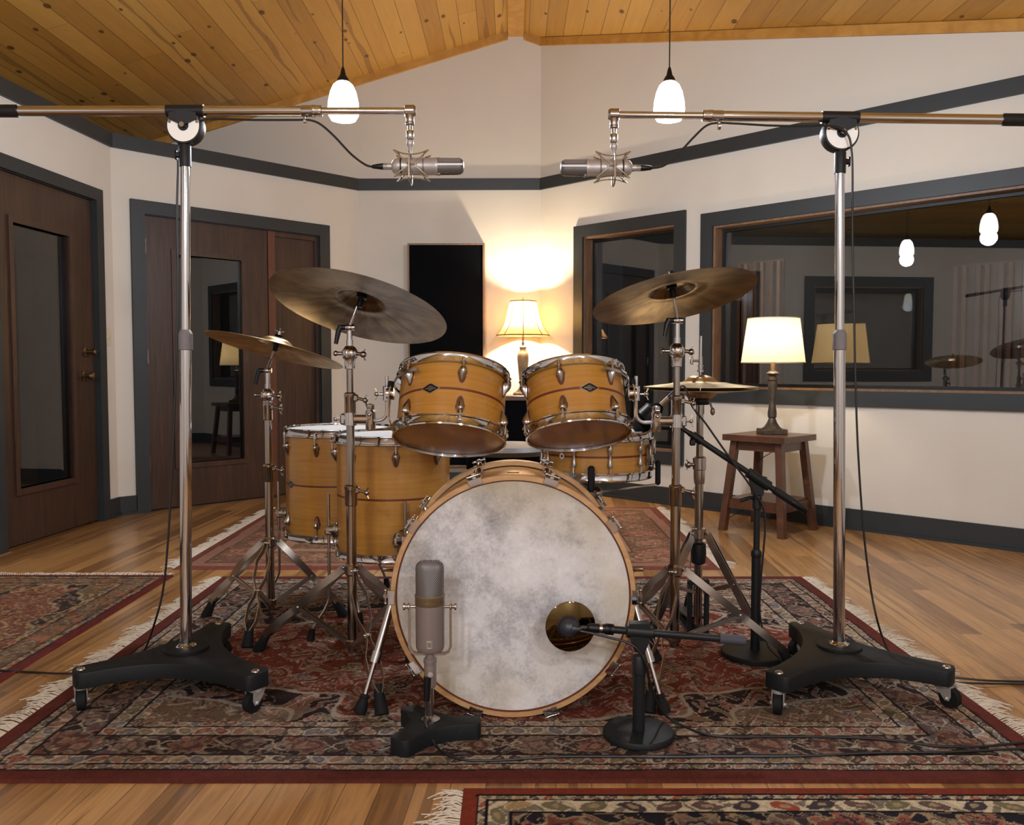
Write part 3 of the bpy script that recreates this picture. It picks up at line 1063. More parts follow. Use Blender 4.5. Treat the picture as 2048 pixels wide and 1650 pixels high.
def paint(Wd, Ln, res, sc, seed):
    nx, ny = int(Wd / res) + 1, int(Ln / res) + 1
    X, Y = np.meshgrid(np.linspace(0, Wd, nx), np.linspace(0, Ln, ny))
    dx, dy = np.minimum(X, Wd - X), np.minimum(Y, Ln - Y)
    # hand-woven wobble
    wob = (vnoise(X * 5, Y * 5, seed + 9) - .5) * .008
    D = np.minimum(dx, dy) + wob
    T = np.where(dx < dy, Y, X)
    C = np.zeros((ny, nx, 3))
    C[:] = sc['field']
    cream, tan, dark = np.array(sc['cream'], float), np.array(sc['tan'], float), np.array(sc['dark'], float)
    motif = sc['motif']
    wx = X + .030 * np.sin(Y * 31 + 1.3) + .022 * np.sin(Y * 57 + X * 23) + .05 * (vnoise(X * 9, Y * 9, seed) - .5)
    wy = Y + .030 * np.sin(X * 29 + .4) + .022 * np.sin(X * 61 - Y * 19) + .05 * (vnoise(X * 9 + 7, Y * 9 + 3, seed + 1) - .5)
    n1 = vnoise(wx * 38, wy * 38, seed + 2)
    n2 = vnoise(wx * 23 + 5, wy * 23, seed + 3)
    # ---- field: leaves, blossoms and curling outlines
    fw = sum(b[0] for b in sc['bands'])
    fx, fy = X - Wd / 2, Y - Ln / 2
    a, b = Wd / 2 - fw, Ln / 2 - fw
    u, v = np.abs(fx) / a, np.abs(fy) / b
    ang = np.arctan2(fy / b, fx / a)
    q = (u ** 1.25 + v ** 1.25) + .10 * np.cos(14 * ang) + .05 * np.cos(26 * ang)
    zone = np.zeros((ny, nx), int)
    zone[q > 1.18] = 1
    zone[q > 1.52] = 2
    zone[(u ** 2 + v ** 2) ** .5 + .06 * np.cos(12 * ang) < .34] = 1
    zone[(u ** 2 + v ** 2) ** .5 + .06 * np.cos(12 * ang) < .2] = 2
    C[zone == 1] = dark
    C[zone == 2] = tan * .72
    leaf_ = (n1 > .60)
    pal = pick(motif, hsh(np.floor(n2 * 9), seed))
    C[leaf_] = (C * .12 + pal * .88)[leaf_]
    ol = (np.abs(n1 - .60) < .028)
    C[ol] = (cream * .82)[None, :] * np.ones((ol.sum(), 1))
    ol2 = (np.abs(n2 - .50) < .018)
    C[ol2] = (C * .3 + cream * .62)[ol2]
    C[np.abs(n1 - .30) < .02] = C[np.abs(n1 - .30) < .02] * .55
    for zz in (1.18, 1.52):
        m = np.abs(q - zz) < .018
        C[m] = cream * .75
    rng = np.random.RandomState(seed + 5)

    def rosette(cx, cy, R, col, pet=8):
        i0, i1 = max(0, int((cy - R * 1.4) / res)), min(ny, int((cy + R * 1.4) / res) + 1)
        j0, j1 = max(0, int((cx - R * 1.4) / res)), min(nx, int((cx + R * 1.4) / res) + 1)
        if i1 <= i0 or j1 <= j0: return
        xx, yy = X[i0:i1, j0:j1] - cx, Y[i0:i1, j0:j1] - cy
        r = np.hypot(xx, yy)
        th = np.arctan2(yy, xx)
        rr = R * (1 + .16 * np.cos(pet * th)) * (1 + .9 * (n1[i0:i1, j0:j1] - .5))
        S = C[i0:i1, j0:j1]
        S[r < rr * 1.14] = cream * .85
        S[r < rr] = col
        S[(r < rr * .72) & (r > rr * .60)] = np.array(col) * .55
        S[r < rr * .42] = cream * .8
        S[r < rr * .26] = np.array(sc['motif'][0])
    nfl = int(a * b * 4 * 22)
    for _ in range(nfl):
        cx, cy = Wd / 2 + (rng.rand() * 2 - 1) * a * .97, Ln / 2 + (rng.rand() * 2 - 1) * b * .97
        rosette(cx, cy, .014 + .02 * rng.rand(), motif[rng.randint(len(motif))], rng.randint(5, 9))
    # ---- border bands from the edge inwards
    d0 = 0.0
    for (wd, typ, arg) in sc['bands']:
        m = (D >= d0 - (.01 if d0 == 0 else 0)) & (D < d0 + wd)
        w = (D - d0) / wd
        B = np.zeros((ny, nx, 3))
        if typ == 'plain':
            B[:] = arg
            B *= (1 + .1 * (vnoise(X * 60, Y * 60, seed + 8) - .5))[..., None]
        elif typ == 'ovals':
            p, bg = arg
            B[:] = bg
            Tw = T + .010 * (n2 - .5)
            ww = w + .22 * (n1 - .5)
            k = np.floor(Tw / p)
            ft = Tw / p - k - .5
            tl = np.where(np.mod(k, 2) > 0, .9, -.9)
            e = ((ft + (ww - .5) * tl * .5) / .34) ** 2 + ((ww - .5) / .36) ** 2
            B[(e < 1.5) & (e > 1.0)] = cream * .92
            o = e < 1
            B[o] = pick(motif, hsh(k, seed + d0))[o]
            B[e < .16] = tan * .9
            ln = np.abs((ww - .5) - .36 * np.sin(2 * PI * Tw / p)) < .08
            B[ln & (e > 1.5)] = cream * .8
            n = n1 > .62
            B[n & (e > 1.2)] *= .6
            B[(w < .06) | (w > .94)] = dark * 1.1
        elif typ == 'main':
            p, bg = arg
            B[:] = bg
            pal2 = pick(motif, hsh(np.floor(n2 * 13), seed + 1))
            B[n1 > .56] = pal2[n1 > .56] * .85
            B[np.abs(n1 - .56) < .035] = cream * .62
            B[np.abs(n2 - .42) < .022] = tan * .9
            Tw, ww = T + .03 * (n2 - .5), w + .30 * (n1 - .5)
            for sgn, am in ((1, .30), (-1, .22)):                     # paired scrolling stems
                dv = np.abs(ww - (.5 + sgn * am * np.sin(2 * PI * Tw / p + .5 * np.sin(4 * PI * Tw / p))))
                B[dv < .055] = tan * .62
                B[dv < .028] = cream * .8
            k = np.floor(T / (p / 2))
            big = np.mod(k, 2) > 0
            ft = (Tw / (p / 2) - np.floor(T / (p / 2)) - .5) * (p / 2) / wd
            r = np.hypot(ft, ww - .5)
            th = np.arctan2(ww - .5, ft)
            lob = np.where(big, .40, .31) * (1 + .12 * np.cos(7 * th + k))
            B[(r < lob * 1.12) & (r > lob)] = tan * .85
            mm = r < lob
            B[mm] = (pick(sc['bloom'], hsh(k, seed + 3)) * (.82 + .5 * (n1 - .5))[..., None])[mm]
            B[mm & (np.abs(n1 - .5) < .035)] = cream * .6
            mm = np.abs(r - lob * .62) < .03
            B[mm] = np.array(bg) * 1.5
            B[r < lob * .34] = tan * .9
            B[r < lob * .20] = np.array(sc['bloom'][0]) * .9
            B[(w < .03) | (w > .97)] = tan * .7
        C[m] = B[m]
        # woven line between bands
        l = np.abs(D - d0) < .0035
        if d0 > 0: C[l] = dark * .8
        d0 += wd
    C *= (1 + .16 * (vnoise(X * 210, Y * 210, seed + 11) - .5) + .14 * (vnoise(X * 2.2, Y * 2.2, seed + 12) - .5))[..., None]
    return X, Y, np.clip(C, 0, 255)

def rug_mat(name):
    m, nt, b = new_mat(name)
    at = N(nt, 'ShaderNodeAttribute')
    at.attribute_name = 'weave'
    nt.links.new(at.outputs['Color'], b.inputs['Base Color'])
    b.inputs['Roughness'].default_value = .95
    b.inputs['Specular IOR Level'].default_value = .1
    tc = N(nt, 'ShaderNodeTexCoord')
    nz = N(nt, 'ShaderNodeTexNoise')
    nz.inputs['Scale'].default_value = 420
    nt.links.new(tc.outputs['Object'], nz.inputs['Vector'])
    bp = N(nt, 'ShaderNodeBump')
    bp.inputs['Strength'].default_value = .6
    bp.inputs['Distance'].default_value = .003
    nt.links.new(nz.outputs['Fac'], bp.inputs['Height'])
    nt.links.new(bp.outputs['Normal'], b.inputs['Normal'])
    return m
RUGM = rug_mat('woven_wool')
RUG_Z = .008

def rug(name, x0, x1, y0, y1, res, sc, seed, label, z=RUG_Z, vertical=False):
    Wd, Ln = (x1 - x0, y1 - y0)
    X, Y, C = paint(Wd, Ln, res, sc, seed)
    ny, nx = X.shape
    edge = np.minimum(np.minimum(X, Wd - X), np.minimum(Y, Ln - Y))
    Z = np.where(edge < 1e-9, 0.0006, z) + (vnoise(X * 3, Y * 3, seed) - .5) * .001 * (edge > .02)
    co = np.stack([X - Wd / 2, Y - Ln / 2, Z], -1).reshape(-1, 3)
    i = np.arange((ny - 1) * (nx - 1))
    r, c = i // (nx - 1), i % (nx - 1)
    v0 = r * nx + c
    quads = np.stack([v0, v0 + 1, v0 + nx + 1, v0 + nx], 1)
    me = bpy.data.meshes.new(name)
    me.vertices.add(len(co)); me.vertices.foreach_set('co', co.ravel())
    me.loops.add(len(quads) * 4); me.loops.foreach_set('vertex_index', quads.ravel().astype(np.int32))
    me.polygons.add(len(quads))
    me.polygons.foreach_set('loop_start', np.arange(0, len(quads) * 4, 4, dtype=np.int32))
    me.polygons.foreach_set('use_smooth', np.ones(len(quads), bool))
    me.update(calc_edges=True)
    ca = me.color_attributes.new('weave', 'FLOAT_COLOR', 'POINT')
    s = C.reshape(-1, 3) / 255
    l = np.where(s <= .04045, s / 12.92, ((s + .055) / 1.055) ** 2.4)
    ca.data.foreach_set('color', np.concatenate([l, np.ones((len(l), 1))], 1).astype(np.float32).ravel())
    me.materials.append(RUGM)
    ob = bpy.data.objects.new(name, me)
    COL.objects.link(ob)
    ob.location = ((x0 + x1) / 2, (y0 + y1) / 2, 0)
    ORG[ob] = V(ob.location)
    return tag(ob, label, 'rug')

def fringe(parent, p0, p1, outd, length, seed, step=.0095, per=2):
    """knotted cotton fringe along p0-p1"""
    rng = random.Random(seed)
    p0, p1, outd = V(p0), V(p1), V(outd).normalized()
    e = (p1 - p0).normalized()
    n = int((p1 - p0).length / step)
    mb = MB()
    for i in range(n):
        b = p0 + e * (i + .5) * step
        sway = .35 * math.sin(i * .045 + seed) + .25 * math.sin(i * .13 + 2 * seed)
        for j in range(per):
            L = length * rng.uniform(.55, 1.05) * (.82 + .3 * math.sin(i * .31 + seed) * math.sin(i * .11))
            dv = (outd + e * (sway + rng.uniform(-.35, .35))).normalized()
            q0 = b + e * rng.uniform(-.003, .003)
            q1 = q0 + outd * L * .3 + e * sway * L * .15 + V((0, 0, .008 + rng.random() * .005))
            q2 = q0 + outd * L * .3 + dv * L * .4 + V((0, 0, .007 + rng.random() * .005))
            q3 = q0 + outd * L * .3 + dv * L * .7 + e * rng.uniform(-.015, .015) + V((0, 0, .004))
            w = e * .0019
            pts = [q0 + V((0, 0, .004)), q1, q2, q3]
            vs = []
            for k, q in enumerate(pts):
                ww = w * (1 - .2 * k)
                vs += [q - ww, q + ww, q + V((0, 0, .0022))]
            fs = []
            for k in range(3):
                for (s_, t_) in ((0, 1), (1, 2), (2, 0)):
                    fs.append((k * 3 + s_, k * 3 + t_, k * 3 + 3 + t_, k * 3 + 3 + s_))
            mb.add(vs, fs)
    me = bpy.data.meshes.new('fringe')
    o = V(ORG[parent])
    me.from_pydata([tuple(V(v) - o) for v in mb.v], [], mb.f)
    me.materials.append(FRINGE)
    return link('fringe', me, parent)

MAROON, RUST = (104, 40, 32), (120, 54, 34)
S_MAIN = dict(field=(100, 50, 36), cream=(184, 168, 150), tan=(134, 112, 92), dark=(40, 30, 30),
              motif=[(112, 66, 54), (106, 94, 72), (92, 90, 94), (130, 98, 84), (72, 54, 48), (140, 120, 100)],
              bloom=[(126, 86, 74), (116, 94, 84), (114, 76, 64)],
              bands=[(.054, 'plain', (84, 40, 34)), (.03, 'ovals', (.034, (104, 90, 76))), (.05, 'ovals', (.050, (126, 112, 94))),
                     (.115, 'main', (.30, (44, 33, 31))), (.055, 'ovals', (.05, (120, 104, 88))), (.035, 'ovals', (.036, (110, 94, 80)))])
S_BACK = dict(field=(128, 86, 68), cream=(176, 150, 126), tan=(150, 116, 90), dark=(92, 62, 52),
              motif=[(122, 76, 60), (140, 108, 84), (108, 84, 72), (152, 126, 100), (106, 68, 54)],
              bloom=[(140, 96, 76), (132, 102, 84)],
              bands=[(.05, 'plain', (112, 64, 54)), (.07, 'plain', (136, 100, 84)), (.26, 'main', (.5, (108, 76, 62))), (.08, 'plain', (148, 114, 92))])
S_LEFT = dict(field=(102, 66, 50), cream=(176, 154, 124), tan=(132, 108, 76), dark=(52, 44, 42),
              motif=[(124, 66, 46), (72, 72, 74), (132, 108, 66), (138, 92, 66), (92, 62, 50)],
              bloom=[(136, 82, 60), (112, 92, 72)],
              bands=[(.035, 'plain', (86, 36, 32)), (.03, 'ovals', (.05, (112, 92, 70))), (.10, 'main', (.24, (84, 68, 54))), (.03, 'ovals', (.05, (104, 80, 60)))])
S_FRONT = dict(field=(60, 36, 34), cream=(196, 180, 152), tan=(156, 134, 102), dark=(24, 22, 30),
               motif=[(136, 66, 48), (104, 96, 72), (90, 70, 64), (150, 120, 80), (60, 52, 56)],
               bloom=[(140, 80, 64), (124, 96, 84)],
               bands=[(.035, 'plain', (112, 48, 32)), (.022, 'ovals', (.036, (166, 148, 120))), (.055, 'ovals', (.085, (188, 172, 144))), (.16, 'main', (.30, (30, 27, 34)))])
R1 = rug('rug', -1.36, 1.36, 1.99, 3.99, .0038, S_MAIN, 3, 'large red patterned rug with cream fringe under the whole drum kit')
fringe(R1, (-1.355, 2.0, 0), (-1.355, 3.98, 0), (-1, 0, 0), .10, 1)
fringe(R1, (1.355, 2.0, 0), (1.355, 3.98, 0), (1, 0, 0), .10, 2)
R2 = rug('rug', -1.66, 1.02, 4.15, 6.0, .009, S_BACK, 21, 'faded pink brown rug behind the drum kit with white fringe')
fringe(R2, (-1.655, 4.16, 0), (-1.655, 5.99, 0), (-1, 0, 0), .10, 3)
fringe(R2, (1.015, 4.16, 0), (1.015, 5.99, 0), (1, 0, 0), .10, 4)
R3 = rug('rug', -2.52, -1.60, 1.7, 4.02, .0055, S_LEFT, 41, 'brown patterned rug at the left beside the left door')
fringe(R3, (-2.51, 4.018, 0), (-1.61, 4.018, 0), (0, 1, 0), .055, 5)
R4 = rug('rug', -.115, 2.3, .85, 1.955, .0038, S_FRONT, 61, 'dark patterned rug at bottom right edge with white fringe end')
fringe(R4, (-.112, .86, 0), (-.112, 1.945, 0), (-1, 0, 0), .105, 6)

# ---------------------------------------------------------------- drums
def frame(th, ph):
    a = V((math.sin(ph) * math.cos(th), math.sin(th), math.cos(ph) * math.cos(th)))
    u = V((0, 1, 0)).cross(a).normalized()
    v = a.cross(u)
    return Matrix(((u.x, v.x, a.x, 0), (u.y, v.y, a.y, 0), (u.z, v.z, a.z, 0), (0, 0, 0, 1)))

def lug_frame(R, phi, z, flip=False):
    """x tangential, y outwards, z along the drum"""
    r = V((math.sin(phi), -math.cos(phi), 0))
    t = V((-math.cos(phi), -math.sin(phi), 0))
    m = Matrix(((t.x, r.x, 0, r.x * R), (t.y, r.y, 0, r.y * R), (0, 0, 1, z), (0, 0, 0, 1)))
    return m @ Matrix.Rotation(PI, 4, 'Y') if flip else m

def teardrop(sx, sy, L):
    mb = MB()
    n, m = 18, 14
    vs, fs = [], []
    for i in range(m + 1):
        t = i / m
        z = L * (.42 - t)
        w = math.sin(PI * min(1, (t * 1.0) ** .62)) ** .62 if 0 < t < 1 else 0
        w *= (1 - .38 * t)
        for k in range(n):
            a = 2 * PI * k / n
            vs.append((sx * w * math.cos(a), sy * w * math.sin(a) * (1 if math.sin(a) > 0 else .25), z))
    for i in range(m):
        for k in range(n):
            k2 = (k + 1) % n
            fs.append((i * n + k, i * n + k2, (i + 1) * n + k2, (i + 1) * n + k))
    return mb.add(vs, fs)

def hoop_profile(R):
    return [(R + .004, -.010), (R + .016, -.010), (R + .016, -.007), (R + .0095, -.005), (R + .0085, .012), (R + .011, .016), (R + .0105, .020), (R + .006, .020), (R + .005, .014)]

def lathe_closed(prof, n=72):
    mb = MB()
    mb.lathe(prof, (0, 0, 0), (0, 0, 1), n, cap=False, closed=True)
    return mb

def mirror_z(prof):
    return [(r, -z) for r, z in reversed(prof)]

_mesh_cache = {}
def cached(key, fn):
    """one mesh shared by all repeats"""
    if key not in _mesh_cache:
        ob = fn()
        _mesh_cache[key] = ob.data
        bpy.data.objects.remove(ob)
    return _mesh_cache[key]

def drum(root, FR, R, h, nl, phi0, lug='tear', lz=.28, badge=None, woodm=None, rim_t=.018, stripe=True, gasket=True):
    woodm = woodm or TOMW
    hs = h - 2 * rim_t                                  # bare shell between the rims
    mb = MB(); mb.lathe([(R, -hs / 2 - .012), (R, hs / 2 + .012), (R - .007, hs / 2 + .012), (R - .007, -hs / 2 - .012)], (0, 0, 0), n=96, cap=False, closed=True)
    mb.build('shell', woodm, root, FR)
    if stripe:
        mb = MB(); mb.lathe([(R + .0004, -.0035), (R + .0007, -.0035), (R + .0007, .0035), (R + .0004, .0035)], (0, 0, 0), n=96, cap=False, closed=True)
        mb.build('inlay_stripe', INLAY, root, FR)
    zt = hs / 2
    for nm, sg, mt in (('batter_head', 1, HEADW), ('resonant_head', -1, HEADB)):
        z = sg * (zt + .011)
        mb = MB(); mb.lathe([(R + .004, z - sg * .010), (R + .004, z), (R - .002, z + sg * .001), (.0001, z + sg * .001)], (0, 0, 0), n=96, cap=False)
        mb.build(nm, mt, root, FR)
    for nm, sg in (('top_hoop', 1), ('bottom_hoop', -1)):
        pr = hoop_profile(R) if sg > 0 else mirror_z(hoop_profile(R))
        mb = MB(); mb.lathe([(r, z + sg * zt) for r, z in pr], (0, 0, 0), n=96, cap=False, closed=True)
        for k in range(nl):
            m = lug_frame(R + .014, phi0 + 2 * PI * k / nl, sg * (zt - .0085))
            mb.M = m; mb.box((0, 0, 0), (.022, .016, .004), bev=.001)
            mb.M = None
        mb.build(nm, CHROME, root, FR)
    for k in range(nl):
        ph = phi0 + 2 * PI * k / nl
        if lug == 'tear':
            for sg in (1, -1):
                M_ = FR @ lug_frame(R, ph, sg * lz * hs, sg < 0)
                me = cached('tear', lambda: teardrop(.0132, .024, .049).build('lug', CHROME_S))
                lg = link('lug', me, root, M_)
                if gasket:
                    me = cached('gasket', lambda: (lambda q: q.prism([(.0142 * math.sin(t) * (1 if math.cos(t) > 0 else .82), -.004 + .0272 * math.cos(t)) for t in [2 * PI * i / 28 for i in range(28)]], -.0014, .0, (0, .0, 0), (1, 0, 0), (0, 0, 1)).build('gasket', GASKET))(MB()))
                    link('gasket', me, lg)
                L = hs * (.5 - lz)
                mb = MB(); mb.cyl((0, .014, .014), (0, .014, L + .004), .0032, n=10); mb.cyl((0, .014, L - .014), (0, .014, L + .005), .0052, n=8)
                mb.build('tension_rod', CHROME, lg, Matrix.Identity(4))
        else:                                            # slim double-ended snare lug
            M_ = FR @ lug_frame(R, ph, 0)
            def mk():
                q = MB()
                q.lathe([(.001, -.036), (.007, -.033), (.0085, -.024), (.0055, -.014), (.0045, 0), (.0055, .014), (.0085, .024), (.007, .033), (.001, .036)], (0, .010, 0), (0, 0, 1), 16)
                q.cyl((0, 0, -.023), (0, .010, -.023), .005, n=10); q.cyl((0, 0, .023), (0, .010, .023), .005, n=10)
                return q.build('lug', CHROME_S)
            lg = link('lug', cached('tubelug', mk), root, M_)
            for sg in (1, -1):
                mb = MB(); mb.cyl((0, .014, sg * .03), (0, .014, sg * (zt - .004)), .0028, n=8); mb.build('tension_rod', CHROME, lg, Matrix.Identity(4))
    if badge is not None:
        pts = [(-.0305, 0), (-.006, .0140), (0, .0162), (.006, .0140), (.0305, 0), (.006, -.0140), (0, -.0162), (-.006, -.0140)]
        def curved(mb, poly, off, th, sc=1.0):
            # poly in (tangent, axis) bent round the shell
            n = len(poly)
            vs = []
            for o in (off, off + th):
                for (x, z) in poly:
                    a = badge + x * sc / R
                    vs.append(((R + o) * math.sin(a), -(R + o) * math.cos(a), z * sc))
            return mb.add(vs, [tuple(reversed(range(n))), tuple(range(n, 2 * n))] + [(i, (i + 1) % n, n + (i + 1) % n, n + i) for i in range(n)])
        mb = curved(MB(), pts, .0005, .0012, 1.0); bd = mb.build('badge', BADGES, root, FR, smooth=False)
        mb = curved(MB(), pts, .0017, .0006, .88); mb.build('badge_field', BADGE, bd, Matrix.Identity(4), smooth=False)
        for (z, w, hh) in ((.0058, .010, .0016), (.0025, .022, .0013), (-.0012, .034, .0024), (-.0052, .014, .0014), (-.0078, .008, .0012)):
            mb = MB()
            nseg = max(3, int(w / .0035))
            for i in range(nseg):                         # worn, unreadable lettering
                x0 = -w / 2 + w * (i + .12) / nseg
                x1 = -w / 2 + w * (i + .82) / nseg
                curved(mb, [(x0, z - hh / 2), (x1, z - hh / 2), (x1, z + hh / 2), (x0, z + hh / 2)], .0023, .0002)
            mb.build('badge_lettering', BADGES, bd, Matrix.Identity(4), smooth=False)

def rad(d): return math.radians(d)

# rack toms
TL_C, TL_F = V((-.1861, 2.6584, .8649)), frame(rad(22.0), rad(3.3))
tl = thing('rack_tom', TL_C, 'left rack tom, amber maple with diamond badge, beside the left ride stand', 'drum', 'amber maple tom drums')
drum(tl, TL_F, .164, .220, 6, rad(12), badge=rad(-20))
TR_C, TR_F = V((.1985, 2.672, .8705)), frame(rad(21.6), rad(-3.9))
tr = thing('rack_tom', TR_C, 'right rack tom, amber maple with diamond badge, in front of the snare drum', 'drum', 'amber maple tom drums')
drum(tr, TR_F, .1525, .205, 6, rad(-18), badge=rad(13))

def tom_mount(root, FR, R, side, phis):
    """suspension band with rubber grommets and a holder for the arm"""
    M_ = FR
    mb = MB()
    pts = []
    p0, p1 = phis
    for i in range(25):
        a = p0 + (p1 - p0) * i / 24
        pts.append((math.sin(a) * (R + .020), -math.cos(a) * (R + .020), .058))
    mb.strap(pts, (0, 0, 1), .009, .003)
    band = mb.build('suspension_band', CHROME_S, root, M_)
    pm = side * PI / 2 * 1.02
    mb = MB()
    c = V((math.sin(pm) * (R + .026), -math.cos(pm) * (R + .026), 0))
    q = [V((c.x, c.y, .06)), V((c.x + side * .006, c.y, .04)), V((c.x + side * .007, c.y, 0)), V((c.x + side * .004, c.y, -.045)), V((c.x - side * .004, c.y, -.06))]
    mb.strap(q, (0, 1, 0), .05, .004); mb.build('mount_plate', CHROME_S, root, M_)
    mb = MB()
    mb.cyl((c.x + side * .004, c.y - .02, .05), (c.x + side * .004, c.y - .02, .066), .009, n=14); mb.build('grommet', RUBBER, band, Matrix.Identity(4))
tom_mount(tl, TL_F, .164, -1, (rad(-128), rad(-32)))
tom_mount(tr, TR_F, .1525, 1, (rad(126), rad(28)))

def floor_tom(c, R, h, phi0, badge, legs, label):
    root = thing('floor_tom', (c[0], c[1], 0), label, 'drum', 'amber maple floor toms')
    FR = Matrix.Translation((0, 0, c[2]))
    drum(root, FR, R, h, 8, phi0, lz=.36, badge=badge)
    for ph in legs:
        r = V((math.sin(ph), -math.cos(ph), 0))
        zc = c[2] - .13
        b = V((c[0], c[1], 0)) + r * R
        mb = MB()
        mb.lathe([(.030, 0), (.030, .003), (.022, .012), (.016, .03), (.001, .032)], b + V((0, 0, zc)), r, 20)
        mb.box(b + r * .028 + V((0, 0, zc)), (.03, .03, .034), bev=.006)
        br = mb.build('leg_bracket', CHROME_S, root)
        t = V((r.y, -r.x, 0))
        mb = MB(); q0 = b + r * .03 + V((0, 0, zc - .002))
        mb.cyl(q0, q0 + t * .03, .006, n=10); mb.box(q0 + t * .032, (.012, .012, .024), bev=.003); mb.build('wing_screw', CHROME_S, br)
        x = b + r * .030
        pts = [V((x.x, x.y, zc + .13)), V((x.x, x.y, zc - .02)), V((x.x, x.y, .17))] + [V((x.x, x.y, 0)) + r * dr + V((0, 0, z)) for dr, z in ((.004, .145), (.018, .115), (.045, .075), (.062, .04))]
        mb = MB(); mb.tube([pts[0], pts[0] - V((0, 0, .004))] + pts[1:], .0055, 10); lg = mb.build('leg', CHROME_S, root)
        mb = MB(); e = pts[-1]; mb.cyl(e + V((0, 0, .012)), V((e.x, e.y, .0085)) + r * .006, .011, .015, 14); mb.build('rubber_foot', RUBBER, lg)
    return root
floor_tom((-.43, 3.105, .535), .203, .432, rad(10), None, (rad(-77), rad(17), rad(150)), 'floor tom nearest the bass drum, amber maple with plain stripe')
floor_tom((-.712, 3.515, .525), .212, .440, rad(-12), rad(-50), (rad(-80), rad(25), rad(150)), 'floor tom furthest left, amber maple, badge near its left edge')

# snare drum
SN = V((.292, 2.962, .694))
sn = thing('snare_drum', SN, 'shallow amber maple snare drum behind the right rack tom', 'drum')
drum(sn, Matrix.Identity(4), .180, .160, 10, rad(8), lug='tube', stripe=True)
mb = MB(); mb.lathe([(.010, 0), (.010, .003), (.005, .003), (.005, 0)], SN + V((math.sin(rad(-44)) * .180, -math.cos(rad(-44)) * .180, 0)), (math.sin(rad(-44)), -math.cos(rad(-44)), 0), 18, cap=False, closed=True); mb.build('air_vent', CHROME, sn)
mb = MB(); mb.M = lug_frame(.180, rad(62), 0); mb.box((0, .012, .0), (.022, .02, .07), bev=.004); mb.box((0, .026, .028), (.014, .012, .05), bev=.003); mb.M = None
mb.v = [(x + SN.x, y + SN.y, z + SN.z) for x, y, z in mb.v]; mb.build('strainer', CHROME_S, sn)

def tripod_legs(root, c, zh, zl, feet, r_hub=.016, w=.022, mat=None, foot=.075, prof=None, name='leg'):
    """double-braced legs from an upper hub zh to feet, with braces to a lower hub zl"""
    mat = mat or CHROME_S
    prof = prof or [(0, .005), (.10, .009), (.20, .024), (.40, .022), (.53, .005), (.60, .007), (.70, .020), (.86, .020), (.97, .005)]
    for f in feet:
        f = V(f)
        d = V((f.x - c[0], f.y - c[1], 0))
        R = d.length
        d = d / R
        t = V((-d.y, d.x, 0))
        p0 = V((c[0], c[1], zh)) + d * (r_hub + .014)
        p1 = V((f.x, f.y, .05)) - d * .012
        ax = (p1 - p0)
        nrm = ax.normalized().cross(t)
        mb = MB()
        for sg in (-1, 1):
            mb.strap([p0 + ax * q + t * sg * s for q, s in prof], nrm, w, .0022)
        mid = p0 + ax * .53
        mb.cyl(mid - t * .012, mid + t * .012, .005, n=10)
        mb.cyl(p0 - t * .012, p0 + t * .012, .005, n=10)
        lg = mb.build(name, mat, root)
        mb = MB()
        mb.cyl(p1 - ax.normalized() * foot * .6, V((f.x, f.y, .0085)) , .012, .021, 14)
        mb.build('rubber_foot', RUBBER, lg)
        mb = MB()
        b0 = V((c[0], c[1], zl)) + d * (r_hub + .004)
        for sg in (-1, 1): mb.strap([b0 + t * sg * .007, mid + t * sg * .007], nrm, .012, .002)
        mb.build('brace', mat, lg)

# snare stand, mostly hidden: three rubber-tipped arms, post, folding legs
ss = thing('snare_stand', (.292, 2.975, 0), 'low stand with black rubber tipped arms cradling the snare drum', 'drum stand')
mb = MB(); mb.cyl((.292, 2.975, .10), (.292, 2.975, .545), .0125, n=18); mb.build('post', CHROME_S, ss)
mb = MB(); mb.ball((.292, 2.975, .55), .024, 16); mb.build('basket_hub', CHROME_S, ss)
for ph in (rad(-10), rad(78), rad(200)):
    r = V((math.sin(ph), -math.cos(ph), 0))
    o = V((.292, 2.962, 0))
    mb = MB(); mb.strap([V((.292, 2.975, .55)), o + r * .12 + V((0, 0, .575)), o + r * .2085 + V((0, 0, .588))], r.cross(V((0, 0, 1))), .014, .006); ar = mb.build('basket_arm', CHROME_S, ss)
    mb = MB(); mb.box(o + r * .211 + V((0, 0, .628)), (.022, .018, .085), Matrix.Rotation(ph, 3, 'Z'), bev=.006); mb.build('rubber_tip', RUBBER, ar)
tripod_legs(ss, (.292, 2.975), .30, .11, [(.292 + .25 * math.sin(a), 2.975 + .25 * math.cos(a), 0) for a in (rad(10), rad(130), rad(250))], .0125, .018, foot=.05)

# bass drum: local z runs from the front hoop backwards
BD_C = V((.003, 2.352, .350))
bd = thing('bass_drum', BD_C, 'large bass drum with mottled grey head and maple hoops in the centre', 'drum')
BF = Matrix(((1, 0, 0, 0), (0, 0, 1, 0), (0, -1, 0, 0), (0, 0, 0, 1)))
def bl(prof, n=128):
    mb = MB(); mb.lathe(prof, (0, 0, 0), n=n, cap=False, closed=True); return mb
RO = .3415
bl([(RO - .0145, 0), (RO - .002, 0), (RO, .003), (RO, .040), (RO - .002, .043), (RO - .0145, .043)]).build('front_hoop', HOOPW, bd, BF)
bl([(RO - .0145, .357), (RO - .002, .357), (RO, .360), (RO, .397), (RO - .002, .40), (RO - .0145, .40)]).build('rear_hoop', HOOPW, bd, BF)
bl([(.3235, .034), (.3235, .366), (.315, .366), (.315, .034)]).build('shell', BASSW, bd, BF)
mb = MB(); mb.lathe([(.3268, .03), (.3268, .010), (.3245, .008), (.322, .0085), (.0001, .0085)], (0, 0, 0), n=128, cap=False); mb.build('front_head', SKIN, bd, BF)
bl([(.3272, .0055), (.3272, .0095), (.3225, .0095), (.3235, .0055)]).build('head_collar', INLAY, bd, BF)
